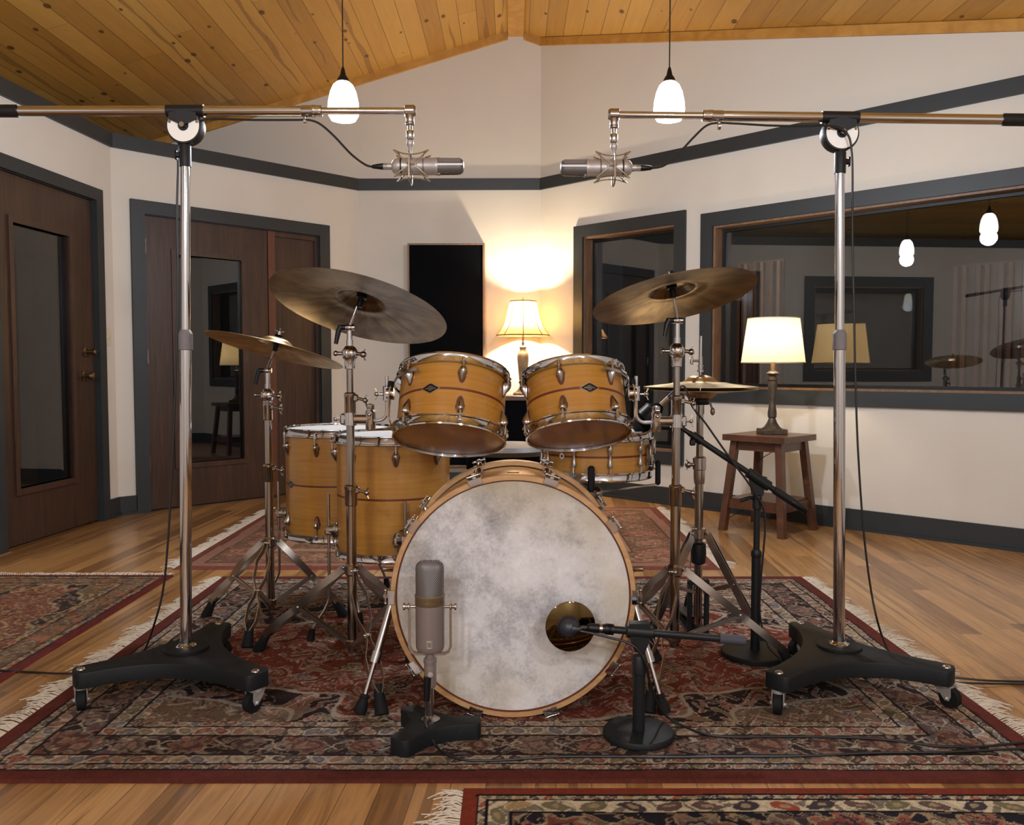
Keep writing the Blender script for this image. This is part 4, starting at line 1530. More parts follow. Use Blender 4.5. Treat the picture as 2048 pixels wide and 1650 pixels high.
mb = MB(); mb.lathe([(.326, .37), (.326, .392), (.0001, .392)], (0, 0, 0), n=96, cap=False); mb.build('rear_head', HEADW, bd, BF)
def claw_mesh():
    q = MB()
    q.box((0, -.0045, -.002), (.040, .017, .004), bev=.0012)
    q.box((0, .0035, .022), (.040, .005, .052), bev=.0015)
    q.box((0, .011, .030), (.016, .014, .020), bev=.003)
    q.cyl((0, .013, .012), (0, .013, .020), .0075, n=12)
    return q.build('claw', CHROME)
def rod_mesh():
    q = MB()
    q.cyl((0, .013, .012), (0, .013, .125), .0032, n=10)
    q.cyl((-.017, .013, .006), (.017, .013, .006), .0035, n=10)
    q.ball((-.018, .013, .006), .005, 10); q.ball((.018, .013, .006), .005, 10)
    q.cyl((0, .013, .004), (0, .013, .014), .005, n=10)
    return q.build('tension_rod', CHROME)
for k in range(10):
    ph = rad(18 + 36 * k)
    for rear in (0, 1):
        m = lug_frame(RO, ph, 0) if not rear else lug_frame(RO, ph, .40) @ Matrix.Rotation(PI, 4, 'Y')
        cl = link('claw', cached('claw', claw_mesh), bd, BF @ m)
        link('tension_rod', cached('brod', rod_mesh), cl)
    m = lug_frame(.3235, ph, .115, True)
    link('lug', cached('tear', None), bd, BF @ m)
    m = lug_frame(.3235, ph, .285, False)
    link('lug', cached('tear', None), bd, BF @ m)
mb = MB(); mb.M = lug_frame(.3235, 0, .20); mb.prism([(.018 * math.cos(t), .007 * math.sin(t)) for t in [2 * PI * i / 24 for i in range(24)]], -.0015, .0, (0, 0, 0), (1, 0, 0), (0, 0, 1)); mb.M = None; mb.build('air_vent', BADGE, bd, BF)
for sg, px in ((-1, 721), (1, 1328)):
    p1 = F(px, 1436)
    p0 = V((sg * .330 + .003, 2.50, .385))
    ax = (p1 + V((0, 0, .02)) - p0)
    mb = MB(); mb.cyl(p0 + ax * .0, p0 + ax * .62, .0115, n=16); mb.cyl(p0 + ax * .58, p0 + ax * .66, .0145, n=16); mb.cyl(p0 + ax * .6, p0 + ax * .97, .0065, n=12)
    sp = mb.build('spur', CHROME_S, bd)
    mb = MB(); a = ax.normalized(); e = p0 + ax
    mb.lathe([(.010, -.045), (.013, -.040), (.0135, -.036), (.012, -.034), (.016, -.02), (.019, .0), (.016, .009), (.001, .011)], e + V((0, 0, .002)), a, 18); mb.build('rubber_tip', RUBBER, sp)
    mb = MB(); mb.ball(p0, .022, 16); mb.box(p0 + V((-sg * .012, 0, 0)), (.03, .04, .04), bev=.006); mb.cyl(p0 + V((sg * .01, -.01, .01)), p0 + V((sg * .05, -.02, .014)), .007, n=10); mb.build('spur_bracket', CHROME, sp)

# ---------------------------------------------------------------- cymbals
def cymbal(name, c, th, ph, R, bell_r, bow, label, mat, upside=False, thick=.0012):
    FR = frame(th, ph)
    pr = []
    bh = bell_r * .42
    pts = [(.006, bow + bh), (bell_r * .35, bow + bh * .95), (bell_r * .7, bow + bh * .68), (bell_r * .92, bow + bh * .22), (bell_r * 1.08, bow * .985 + .0), (bell_r * 1.5, bow * .90), (R * .55, bow * .66), (R * .8, bow * .30), (R, 0)]
    P_ = [(p.x, p.z) for p in spline([V((r, 0, z)) for r, z in pts], 6)]
    sg = -1 if upside else 1
    outer = [(r, sg * z) for r, z in P_]
    inner = [(r, sg * (z - thick)) for r, z in reversed(P_)]
    mb = MB(); mb.lathe(outer + inner, (0, 0, 0), n=120, cap=False, closed=True)
    ob = mb.build(name, mat, None, smooth=True, angle=60)
    ob.matrix_basis = Matrix.Translation(c) @ FR
    tag(ob, label, 'cymbal')
    return ob, FR
RIDE_C = V((-.4798, 2.700, 1.171)); CRR_C = V((.5045, 2.688, 1.202)); CRL_C = V((-.868, 3.15, 1.049))
_, RIDE_F = cymbal('ride_cymbal', RIDE_C, rad(18.1), rad(11.6), .281, .075, .026, 'largest dark bronze ride cymbal tilted above the left rack tom', CYMB)
_, CRR_F = cymbal('crash_cymbal', CRR_C, rad(13.4), rad(-9.2), .256, .07, .024, 'dark bronze crash cymbal tilted up to the right, beside the wide window', CYMB)
_, CRL_F = cymbal('crash_cymbal', CRL_C, rad(9.2), rad(12.5), .252, .066, .022, 'bronze crash cymbal seen nearly edge on in front of the second door', CYMH)
HH = V((.680, 3.10, .915))
cymbal('hi_hat_cymbal', HH + V((0, 0, .0035)), 0, 0, .203, .062, .016, 'upper hi-hat cymbal, bell upward, right of the crash stand', CYMH)
cymbal('hi_hat_cymbal', HH + V((0, 0, -.0055)), rad(-1.2), 0, .203, .062, .014, 'lower hi-hat cymbal, turned upside down beneath its twin', CYMH, upside=True)

# ---------------------------------------------------------------- cymbal stands
def wing(mb, p, d, r=.005, L=.03):
    """wing screw pointing along d"""
    d = V(d).normalized()
    p = V(p)
    mb.cyl(p, p + d * L, r, n=10)
    mb.ball(p + d * L, r * 1.8, 10)
    s = V((0, 0, 1)) if abs(d.z) < .9 else V((1, 0, 0))
    mb.strap([p + d * L * .9 - s * .018 + d * .008, p + d * L * .9, p + d * L * .9 + s * .018 + d * .008], d.cross(s), .010, .003)

def cymbal_stand(x, y, label, zs, feet, tilt_top, cym_c, cym_f, mat, side=1, bow=.024, bell=.03):
    """zs: tube bottom, leg hub, lower collar, upper collar, ratchet, hinge heights"""
    zb, zhub, zc1, zc2, zr, zh = zs
    root = thing('cymbal_stand', (x, y, 0), label, 'cymbal stand', 'chrome cymbal stands')
    P = lambda z: V((x, y, z))
    mb = MB(); mb.cyl(P(zb), P(zc1), .0158, n=24); mb.ball(P(zb), .0158, 16, s=(1, 1, .5)); mb.build('lower_tube', mat, root)
    mb = MB(); mb.cyl(P(zc1 - .02), P(zc2), .0132, n=24); mb.build('middle_tube', mat, root)
    mb = MB(); mb.cyl(P(zc2 - .02), P(zr - .03), .0105, n=20); mb.build('upper_tube', mat, root)
    for z in (zc1, zc2):
        mb = MB(); r = .020 if z == zc1 else .0178
        mb.lathe([(r * .92, -.034), (r, -.03), (r, .016), (r * 1.06, .018), (r * 1.06, .030), (r * .8, .034)], P(z), n=26)
        mb.box(P(z + .016) + V((side * r, -.002, 0)), (.018, .02, .022), bev=.004)
        cb = mb.build('height_clamp', mat, root)
        mb = MB(); wing(mb, P(z + .016) + V((side * (r + .004), -.006, 0)), (side, -.25, -.25)); mb.build('wing_nut', mat, cb)
    # leg hubs
    mb = MB(); mb.lathe([(.019, -.02), (.024, -.014), (.024, .012), (.019, .018)], P(zhub), n=24); mb.build('leg_hub', mat, root)
    mb = MB(); mb.lathe([(.019, -.012), (.022, -.008), (.022, .01), (.018, .014)], P(zb + .022), n=24); mb.build('brace_hub', mat, root)
    tripod_legs(root, (x, y), zhub, zb + .022, feet, .016, .024, LEGM)
    # ratchet tilter ball
    mb = MB()
    mb.lathe([(.0115, -.05), (.016, -.048), (.0165, -.03), (.018, -.022)], P(zr), n=24)
    n = 30
    vs, fs = [], []
    for i in range(17):
        t = PI * i / 16
        for k in range(n):
            a = 2 * PI * k / n
            rr = .0245 * math.sin(t) * (1 + (.05 if k % 2 else -.03) * math.sin(t))
            vs.append(P(zr) + V((rr * math.cos(a), rr * math.sin(a), .027 * math.cos(t))))
    for i in range(16):
        for k in range(n):
            fs.append((i * n + k, i * n + (k + 1) % n, (i + 1) * n + (k + 1) % n, (i + 1) * n + k))
    mb.add(vs, fs)
    rt = mb.build('ratchet', CHROME, root)
    mb = MB(); wing(mb, P(zr) + V((side * .022, -.004, 0)), (side, -.1, -.15), .006, .022); mb.build('wing_nut', mat, rt)
    mb = MB(); mb.cyl(P(zr) - V((side * .02, 0, 0)), P(zr) - V((side * .042, 0, 0)), .006, n=12); mb.ball(P(zr) - V((side * .044, 0, 0)), .009, 12); mb.build('ratchet_knob', mat, rt)
    mb = MB(); mb.cyl(P(zr + .024), P(zh), .0088, n=18); mb.cyl(P(zr + .024), P(zr + .042), .011, n=18); mb.build('tilter_post', CHROME, root)
    # hinge with black lever, rod into the cymbal
    h = P(zh)
    mb = MB(); mb.cyl(h + V((-.014, 0, 0)), h + V((.016, 0, 0)), .0095, n=18); mb.ball(h, .013, 16); mb.build('tilter_hinge', CHROME, root)
    mb = MB()
    mb.cyl(h + V((-.012, -.002, 0)), h + V((-.032, -.004, 0)), .0085, n=14)
    mb.tube([h + V((-.026, -.004, .004)), h + V((-.034, -.006, -.012)), h + V((-.042, -.008, -.052))], [.009, .0085, .0065], 12)
    mb.build('tilter_lever', BLACKP, root)
    a = V(cym_f.col[2][:3])
    tip = V(cym_c) + a * (bow + bell)
    base = h + V((0, -.004, 0))
    mb = MB(); mb.cyl(base, tip + a * .035, .004, n=12); mb.cyl(base, base + (tip - base) * .35, .0062, n=12); rod = mb.build('cymbal_rod', mat, root)
    mb = MB(); mb.lathe([(.006, -.052), (.009, -.05), (.010, -.024), (.0165, -.022), (.0165, -.008), (.015, -.007), (.015, -.003)], tip, a, 22); mb.build('cymbal_seat', BLACKP, rod)
    mb = MB(); mb.lathe([(.013, .002), (.013, .010)], tip, a, 20); mb.build('felt_washer', FABRIC, rod)
    u = V(cym_f.col[0][:3])
    mb = MB(); mb.cyl(tip + a * .010, tip + a * .024, .006, n=12); mb.strap([tip + a * .026 - u * .018, tip + a * .02, tip + a * .026 + u * .018], V(cym_f.col[1][:3]), .008, .003); mb.build('cymbal_nut', CHROME, rod)
    return root

def tom_arm(root, x, y, z, side, rod_x, rod_y, z_top):
    """clamp round the stand, L-shaped arm rising into the tom holder"""
    P = V((x, y, z))
    mb = MB()
    mb.lathe([(.0135, -.022), (.021, -.02), (.021, .02), (.0135, .022)], P, n=24)
    mb.cyl(P + V((side * .015, -.004, 0)), P + V((side * .062, -.008, 0)), .0145, n=18)
    mb.box(P + V((-side * .022, -.002, 0)), (.018, .026, .036), bev=.005)
    cl = mb.build('arm_clamp', CHROME, root)
    q = P + V((side * .066, -.01, 0))
    mb = MB(); mb.lathe([(.014, -.034), (.016, -.03), (.016, .024), (.011, .03), (.013, .036), (.013, .046), (.004, .05)], q, n=22); mb.build('arm_socket', CHROME, cl)
    mb = MB(); wing(mb, P + V((-side * .028, -.004, 0)), (-side, -.1, 0), .004, .018); mb.build('wing_nut', CHROME_S, cl)
    mb = MB(); wing(mb, q + V((0, -.012, .012)), (0, -1, .3), .004, .014); mb.build('wing_nut', CHROME_S, cl)
    R_ = V((rod_x, rod_y, z))
    mb = MB()
    pts = [q + V((0, 0, -.004)), V((rod_x - side * .034, rod_y, z - .004))]
    for i in range(7):
        a = PI / 2 * i / 6
        pts.append(V((rod_x - side * .03 + side * .03 * math.sin(a), rod_y, z - .004 + .03 * (1 - math.cos(a)))))
    pts += [V((rod_x, rod_y, z + .06)), V((rod_x, rod_y, z_top))]
    mb.tube(pts, .0056, 12); mb.build('tom_arm', SILVER, root)
    mb = MB(); c = V((rod_x, rod_y, z_top - .055))
    mb.lathe([(.010, -.024), (.013, -.022), (.013, .022), (.010, .024)], c, n=18)
    mb.cyl(c + V((0, 0, 0)), c + V((side * .022, 0, 0)), .021, n=22)
    hd = mb.build('tom_holder', CHROME, root)
    mb = MB(); wing(mb, c + V((-side * .012, 0, -.002)), (-side, 0, 0), .0045, .02); mb.build('wing_nut', CHROME_S, hd)
    mb = MB(); mb.lathe([(.0085, -.005), (.0085, .005)], V((rod_x, rod_y, z + .075)), n=14); mb.build('memory_ring', CHROME_S, hd)

def zz(y, *pys): return [ZA(p, y) for p in pys]
BX, BY = -.513, 2.72
csB = cymbal_stand(BX, BY, 'chrome stand between the floor toms and bass drum carrying the largest cymbal', zz(BY, 1300, 1138, 990, 806, 707, 655), [F(516, 1306), F(764, 1436), V((-.33, 3.04, 0))], None, RIDE_C, RIDE_F, NICKEL, 1, .026, .031)
zA = ZA(838, BY)
tom_arm(csB, BX, BY, zA, 1, A(774, 800, 2.70).x, 2.70, ZA(752, 2.70))
CX, CY = .5215, 2.72
csC = cymbal_stand(CX, CY, 'chrome stand right of the bass drum carrying the right crash cymbal', zz(CY, 1290, 1140, 990, 812, 702, 641), [V((.918, 2.758, 0)), F(1297, 1432), V((.36, 3.02, 0))], None, CRR_C, CRR_F, NICKEL, 1, .024, .029)
tom_arm(csC, CX, CY, ZA(842, CY), -1, A(1272, 800, 2.70).x, 2.70, ZA(752, 2.70))
AX, AY = -.911, 3.2
csA = cymbal_stand(AX, AY, 'chrome stand furthest left carrying the edge-on crash cymbal', zz(AY, 1216, 1083, 945, 822, 790, 741), [F(412, 1236), F(494, 1300), F(688, 1236)], None, CRL_C, CRL_F, NICKEL, 1, .022, .027)

# hi-hat stand
HX, HY = HH.x, HH.y
hs = thing('hi_hat_stand', (HX, HY, 0), 'chrome hi-hat stand with black pedal frame at the right of the kit', 'cymbal stand')
P = lambda z: V((HX, HY, z))
z0, z1, z2 = ZA(1262, HY), ZA(940, HY), ZA(806, HY)
mb = MB(); mb.cyl(P(.05), P(z1), .0150, n=24); mb.build('lower_tube', NICKEL, hs)
mb = MB(); mb.cyl(P(z1 - .02), P(z2), .0125, n=22); mb.cyl(P(z2 - .04), P(z2), .0155, n=22); mb.build('upper_tube', NICKEL, hs)
mb = MB(); mb.lathe([(.018, -.05), (.0205, -.03), (.0205, 0), (.024, .003), (.024, .045), (.018, .05)], P(z1), n=26); cb = mb.build('height_clamp', CHROME_S, hs)
mb = MB(); wing(mb, P(z1 + .02) + V((-.022, -.004, 0)), (-1, -.1, 0), .007, .02); mb.build('wing_nut', CHROME_S, cb)
mb = MB(); mb.cyl(P(z2), P(ZA(672, HY)), .0033, n=10); mb.cyl(P(ZA(735, HY)), P(ZA(672, HY)), .0045, n=10); mb.build('pull_rod', CHROME, hs)
mb = MB(); mb.lathe([(.03, 0), (.034, .006), (.034, .02), (.027, .028), (.027, .040), (.018, .044)], P(z2 - .006), n=26); st_ = mb.build('cymbal_seat', BLACKP, hs)
mb = MB(); q = P(z2) + V((.034, -.01, 0)); mb.cyl(q, q + V((.006, -.004, -.02)), .004, n=8); mb.ball(q + V((.008, -.005, -.03)), .011, 12, s=(.8, .8, 1.3)); mb.build('seat_screw', BRASSY, st_)
mb = MB(); zc = ZA(744, HY); mb.cyl(P(zc), P(zc + .008), .012, n=16); mb.cyl(P(zc + .010), P(zc + .018), .009, n=16); mb.cyl(P(zc + .018), P(zc + .055), .0075, n=14); mb.lathe([(.011, 0), (.011, .004)], P(zc + .02), n=14)
cu = mb.build('clutch', CHROME_S, hs)
mb = MB(); q = P(zc + .04); mb.cyl(q, q + V((-.03, -.006, 0)), .005, n=10); mb.box(q + V((-.034, -.006, 0)), (.012, .01, .03), bev=.004); mb.build('clutch_screw', CHROME_S, cu)
zj = ZA(1066, HY)
mb = MB(); mb.lathe([(.019, -.022), (.026, -.018), (.026, .016), (.019, .02)], P(zj), n=24); mb.build('leg_hub', CHROME_S, hs)
mb = MB(); mb.lathe([(.018, -.04), (.026, -.034), (.028, .0), (.026, .034), (.018, .04)], P(ZA(1106, HY)), n=22); mb.build('rotation_lock', BLACKP, hs)
tripod_legs(hs, (HX, HY), zj, ZA(1150, HY) - .06, [(HX + .205, HY - .095, 0), (HX - .20, HY - .11, 0), (HX + .03, HY + .32, 0)], .016, .026, CHROME_S, prof=[(0, .005), (.12, .011), (.45, .012), (.55, .005), (.7, .012), (.9, .010), (.97, .005)])
for sx in (-.028, .034):
    mb = MB(); mb.box((HX + sx, HY + .01, .11), (.018, .014, .19), bev=.003); mb.build('pedal_post', BLACKM, hs)
mb = MB(); mb.box((HX + .003, HY + .01, .203), (.08, .02, .02), bev=.004); mb.build('pedal_yoke', BLACKM, hs)
mb = MB(); mb.box((HX + .003, HY + .15, .05), (.075, .27, .010), Matrix.Rotation(rad(-8), 3, 'X'), bev=.003); mb.build('footboard', BLACKM, hs)
mb = MB(); mb.box((HX + .003, HY + .14, .014), (.08, .30, .008), bev=.002); mb.build('base_plate', BLACKM, hs)
mb = MB(); mb.cyl((HX + .003, HY + .01, .2), (HX + .003, HY + .04, .08), .006, n=8); mb.build('pull_strap', BLACKM, hs)

# drum throne behind the kit
TX, TY = A(1016, 890, 3.62).x, 3.62
th = thing('drum_throne', (TX, TY, 0), 'round drum throne with pale top and black sides behind the bass drum', 'stool')
zt = ZA(893, TY)
mb = MB(); mb.lathe([(.165, -.03), (.178, -.024), (.18, -.006), (.165, .012), (.12, .018), (.0001, .02)], (TX, TY, zt - .005), n=40); mb.build('seat_top', flat('pale_vinyl', (98, 95, 91), .5), th)
mb = MB(); mb.lathe([(.10, -.105), (.165, -.10), (.176, -.085), (.178, -.028)], (TX, TY, zt - .007), n=40); mb.build('seat_side', FABRIC, th)
mb = MB(); mb.cyl((TX, TY, .12), (TX, TY, zt - .10), .0125, n=18); mb.build('post', CHROME_S, th)
tripod_legs(th, (TX, TY), .33, .13, [(TX + .27 * math.sin(a), TY + .27 * math.cos(a), 0) for a in (rad(0), rad(120), rad(240))], .0125, .02, foot=.06)

# ---------------------------------------------------------------- tri-star cast bases
def star_outline(c, ends, hw, r_c):
    """outline of a three-armed base with hollow flanks, ends counter-clockwise"""
    c = V((c[0], c[1], 0))
    ends = sorted([V((e[0], e[1], 0)) for e in ends], key=lambda e: math.atan2(e.y - c.y, e.x - c.x))
    out = []
    for i in range(3):
        a, b = ends[i], ends[(i + 1) % 3]
        d = (a - c).normalized()
        t = V((-d.y, d.x, 0))
        for k in range(-4, 5):                            # rounded arm end
            q = k / 4 * PI / 2
            sq = lambda v: math.copysign(abs(v) ** .6, v)
            out.append(a + t * hw * sq(math.sin(q)) + d * (hw * .75) * (sq(math.cos(q)) - .3))
        d2 = (b - c).normalized()
        t2 = V((-d2.y, d2.x, 0))
        s, e = a + t * hw - d * hw * .4, b - t2 * hw - d2 * hw * .4
        bis = ((d + d2).normalized() if (d + d2).length > .1 else t)
        m = c + bis * r_c
        for k in range(1, 10):
            q = k / 10
            out.append(s * (1 - q) ** 2 + m * 2 * q * (1 - q) + e * q * q)
    return [(p.x, p.y) for p in out]

def star_base(mb, c, ends, hw, r_c, z0, z1, bev=.006):
    o = star_outline(c, ends, hw, r_c)
    n = len(o)
    def inset(d):
        res = []
        for i in range(n):
            p, q, r = V(o[i - 1] + (0,)), V(o[i] + (0,)), V(o[(i + 1) % n] + (0,))
            tg = (r - p).normalized()
            nn = V((-tg.y, tg.x, 0))
            res.append(q + nn * d)
        return res
    L = [(0, z0), (0, z1 - bev), (bev * .35, z1 - bev * .3), (bev, z1)]
    vs, fs = [], []
    for d, z in L:
        vs += [V((p.x, p.y, z)) for p in inset(d)]
    for i in range(len(L) - 1):
        for k in range(n):
            k2 = (k + 1) % n
            fs.append((i * n + k, i * n + k2, (i + 1) * n + k2, (i + 1) * n + k))
    fs += [tuple(reversed(range(n))), tuple((len(L) - 1) * n + k for k in range(n))]
    mb.add(vs, fs)

def studio_stand(x, y, ends, zb, zsad, zdisc, side, tip, rear, label, knob_side):
    """rolling studio boom stand; side=+1 when the microphone end points right"""
    root = thing('boom_stand', (x, y, 0), label, 'microphone stand', 'tall rolling studio boom stands')
    lean = (A(1024 + (371 - 1024 if side > 0 else 1680 - 1024), 260, y).x - x) / (zdisc - zb)
    P = lambda z: V((x + lean * (z - zb), y, z))
    mb = MB(); star_base(mb, (x, y), ends, .040, .052, zb - .046, zb); mb.build('tri_base', CASTI, root, angle=30)
    mb = MB(); mb.lathe([(.066, 0), (.066, .006), (.063, .009), (.001, .009)], P(zb), n=40); mb.build('base_plate', CASTI, root)
    mb = MB(); mb.lathe([(.031, .009), (.031, .012), (.022, .016), (.0185, .02)], P(zb), n=28)
    for k in range(3):
        a = .5 + 2 * PI * k / 3
        mb.ball(P(zb + .013) + V((.026 * math.cos(a), .026 * math.sin(a), 0)), .004, 8)
    mb.build('pole_flange', CHROME, root)
    for i, e in enumerate(ends):
        e = V((e[0], e[1], 0))
        mb = MB(); mb.ball(e + V((0, 0, zb)), .0125, 16, s=(1, 1, .55)); bolt = mb.build('caster_bolt', CHROME_S, root)
        ang = (.4, -.5, 1.2)[i] * side
        d = V((math.sin(ang), -math.cos(ang), 0)); w = V((d.y, -d.x, 0))
        zt = zb - .046
        ax = e + d * .014 + V((0, 0, RUG_Z + .0295))
        mb = MB(); mb.cyl(ax - w * .011, ax + w * .011, .029, n=28); mb.cyl(ax - w * .0125, ax + w * .0125, .018, n=20); wh = mb.build('caster_wheel', RUBBER, root)
        mb = MB()
        mb.lathe([(.021, 0), (.021, .012)], e + V((0, 0, zt - .010)), n=20)
        for sg in (-1, 1):
            o = e + w * sg * .0155
            mb.prism([(-.022, zt - .004), (.024, zt - .004), (.026, .045), (.020, .031), (.008, .030), (-.012, .052)], -.0012, .0012, V((o.x, o.y, 0)), d, (0, 0, 1))
            mb.ball(ax + w * sg * .0175, .006, 10)
        mb.build('caster_fork', SILVER, wh)
    zc = ZA(682, y)
    mb = MB(); mb.cyl(P(zb + .01), P(zc), .0172, n=32); mb.build('lower_pole', CHROME, root)
    mb = MB(); mb.cyl(P(zc), P(zdisc - .05), .0138, n=32); mb.build('upper_pole', CHROME, root)
    mb = MB(); mb.lathe([(.0165, -.028), (.0205, -.026), (.0205, .020), (.0205, .022), (.016, .030), (.0142, .034)], P(zc), n=32); mb.build('clutch', KNURL, root)
    mb = MB(); mb.lathe([(.0135, 0), (.0170, .001), (.0170, .062), (.014, .07)], P(zdisc - .118), n=28)
    mb.box(P(zdisc - .082) + V((knob_side * .021, 0, 0)), (.014, .014, .016), bev=.003); mb.build('pole_socket', BLACKM, root)
    mb = MB(); q = P(zdisc - .082) + V((knob_side * .028, 0, 0)); mb.box(q, (.006, .014, .030), bev=.003); mb.build('socket_knob', BLACKP, root)
    # swivel disc; the dial's mirrored lamp glare is put into its white colour
    D = P(zdisc)
    mb = MB(); mb.lathe([(.048, -.026), (.053, -.022), (.0535, .012), (.051, .016), (.001, .016)], D, (0, -1, 0), 48); mb.build('swivel_disc', BLACKM, root)
    mb = MB()
    n = 40
    a0, a1 = rad(158), rad(382)
    vs, fs = [], []
    for i in range(n + 1):
        a = a0 + (a1 - a0) * i / n
        for r in (.016, .047):
            for o in (.0165, .0185):
                vs.append(D + V((r * math.cos(a), -o, r * math.sin(a))))
    for i in range(n):
        k = i * 4
        for (p, q) in ((0, 1), (1, 3), (3, 2), (2, 0)):
            fs.append((k + p, k + q, k + 4 + q, k + 4 + p))
    fs += [(0, 1, 3, 2), (n * 4, n * 4 + 2, n * 4 + 3, n * 4 + 1)]
    mb.add(vs, fs); dial = mb.build('dial_plate', flat('dial_glare_white', (250, 250, 246), .35), root)
    for a in (rad(160), rad(20)):
        mb = MB()
        q = D + V((.043 * math.cos(a), -.019, .043 * math.sin(a) + .002)); mb.box(q, (.008, .004, .020), bev=.002); mb.build('dial_stop', CHROME, dial)
    mb = MB(); mb.prism([(-.042, .018), (0, -.002), (.042, .018), (.040, .036), (0, .044), (-.040, .036)], 0, .008, D + V((0, -.0165, 0)), (1, 0, 0), (0, 0, 1)); mb.build('swivel_ear', BLACKM, root)
    mb = MB(); mb.cyl(D + V((0, -.018, 0)), D + V((0, -.032, 0)), .0075, n=14); mb.build('swivel_bolt', CHROME_S, root)
    # boom
    S = P(zsad)
    tipv, rearv = V(tip), V(rear)
    ax = (tipv - rearv).normalized()
    at = lambda q: S + ax * q
    mb = MB(); mb.lathe([(.0152, -.055), (.0182, -.055), (.0182, .055), (.0152, .055)], S, ax, 28, cap=False, closed=True)
    mb.box(S + V((0, 0, -.018)), (.072, .024, .022), bev=.005); mb.build('boom_saddle', BLACKM, root)
    Lr = (rearv - S).length
    Lt = (tipv - S).length
    mid = Lt * .58
    mb = MB(); mb.cyl(at(-Lr), at(mid), .0148, n=28); mb.build('boom_tube', CHROME, root)
    mb = MB(); mb.cyl(at(mid - .02), at(Lt - .01), .0102, n=24); mb.build('boom_extension', CHROME, root)
    mb = MB(); mb.lathe([(.0152, -.03), (.0165, -.028), (.0165, 0), (.0175, .002), (.0175, .012), (.0165, .014), (.0165, .03), (.0106, .032)], at(mid - .012), ax, 26); mb.build('boom_clutch', CHROME, root)
    mb = MB(); mb.cyl(at(-Lr - .22), at(-Lr), .0185, n=28); mb.build('counterweight', BLACKM, root)
    # knuckle and drop rod
    T = tipv
    mb = MB(); mb.lathe([(.013, -.016), (.0175, -.014), (.0175, .012), (.012, .018), (.001, .019)], T, ax, 24)
    mb.lathe([(.0115, 0), (.0135, -.004), (.012, -.030), (.0135, -.031), (.0135, -.034), (.012, -.035), (.0135, -.036), (.0135, -.040), (.008, -.042)], T, (0, 0, 1), 22); mb.build('boom_knuckle', CHROME_S, root)
    mb = MB(); mb.cyl(T + V((0, 0, -.04)), T + V((0, 0, -.060)), .0072, n=18); mb.lathe([(.0105, -.058), (.0115, -.060), (.0115, -.078), (.009, -.084)], T, n=20); mb.build('drop_rod', CHROME_S, root)
    mb = MB(); q = at(mid - .03) + V((0, -.004, -.022)); mb.ball(q, .0065, 12); mb.lathe([(.010, -.004), (.010, .004)], q + V((0, 0, -.010)), (1, 0, 0), 14); mb.build('cable_clip', CHROME, root)
    return root, at, mid

_p = F(372, 1298, .122); LSX, LSY = _p.x, _p.y
ENDS = lambda *q: [tuple(F(a, b, .128))[:2] for a, b in q]
zl = A(372, 222, LSY).z
LTIP, LREAR = V((A(820, 222, LSY).x, LSY, zl)), V((A(38, 222.5, LSY).x, LSY, zl))
lst, lat, lmid = studio_stand(LSX, LSY, ENDS((162, 1334), (511, 1338), (438, 1243)), .122, zl, A(371, 254, LSY).z, 1, LTIP, LREAR, 'left rolling boom stand with chrome pole and black three armed base', -1)
_p = F(1678, 1294, .122); RSX, RSY = _p.x, _p.y
LRT = V((A(1228, 229, RSY).x, RSY, A(1228, 229, RSY).z)); LRR = V((A(2003, 239, RSY).x, RSY, A(2003, 239, RSY).z))
zr_ = LRT.z + (LRR.z - LRT.z) * (RSX - LRT.x) / (LRR.x - LRT.x)
rst, rat, rmid = studio_stand(RSX, RSY, ENDS((1558, 1341), (1893, 1330), (1601, 1242)), .122, zr_, A(1680, 268, RSY).z, -1, LRT, LRR, 'right rolling boom stand with chrome pole and black three armed base', 1)

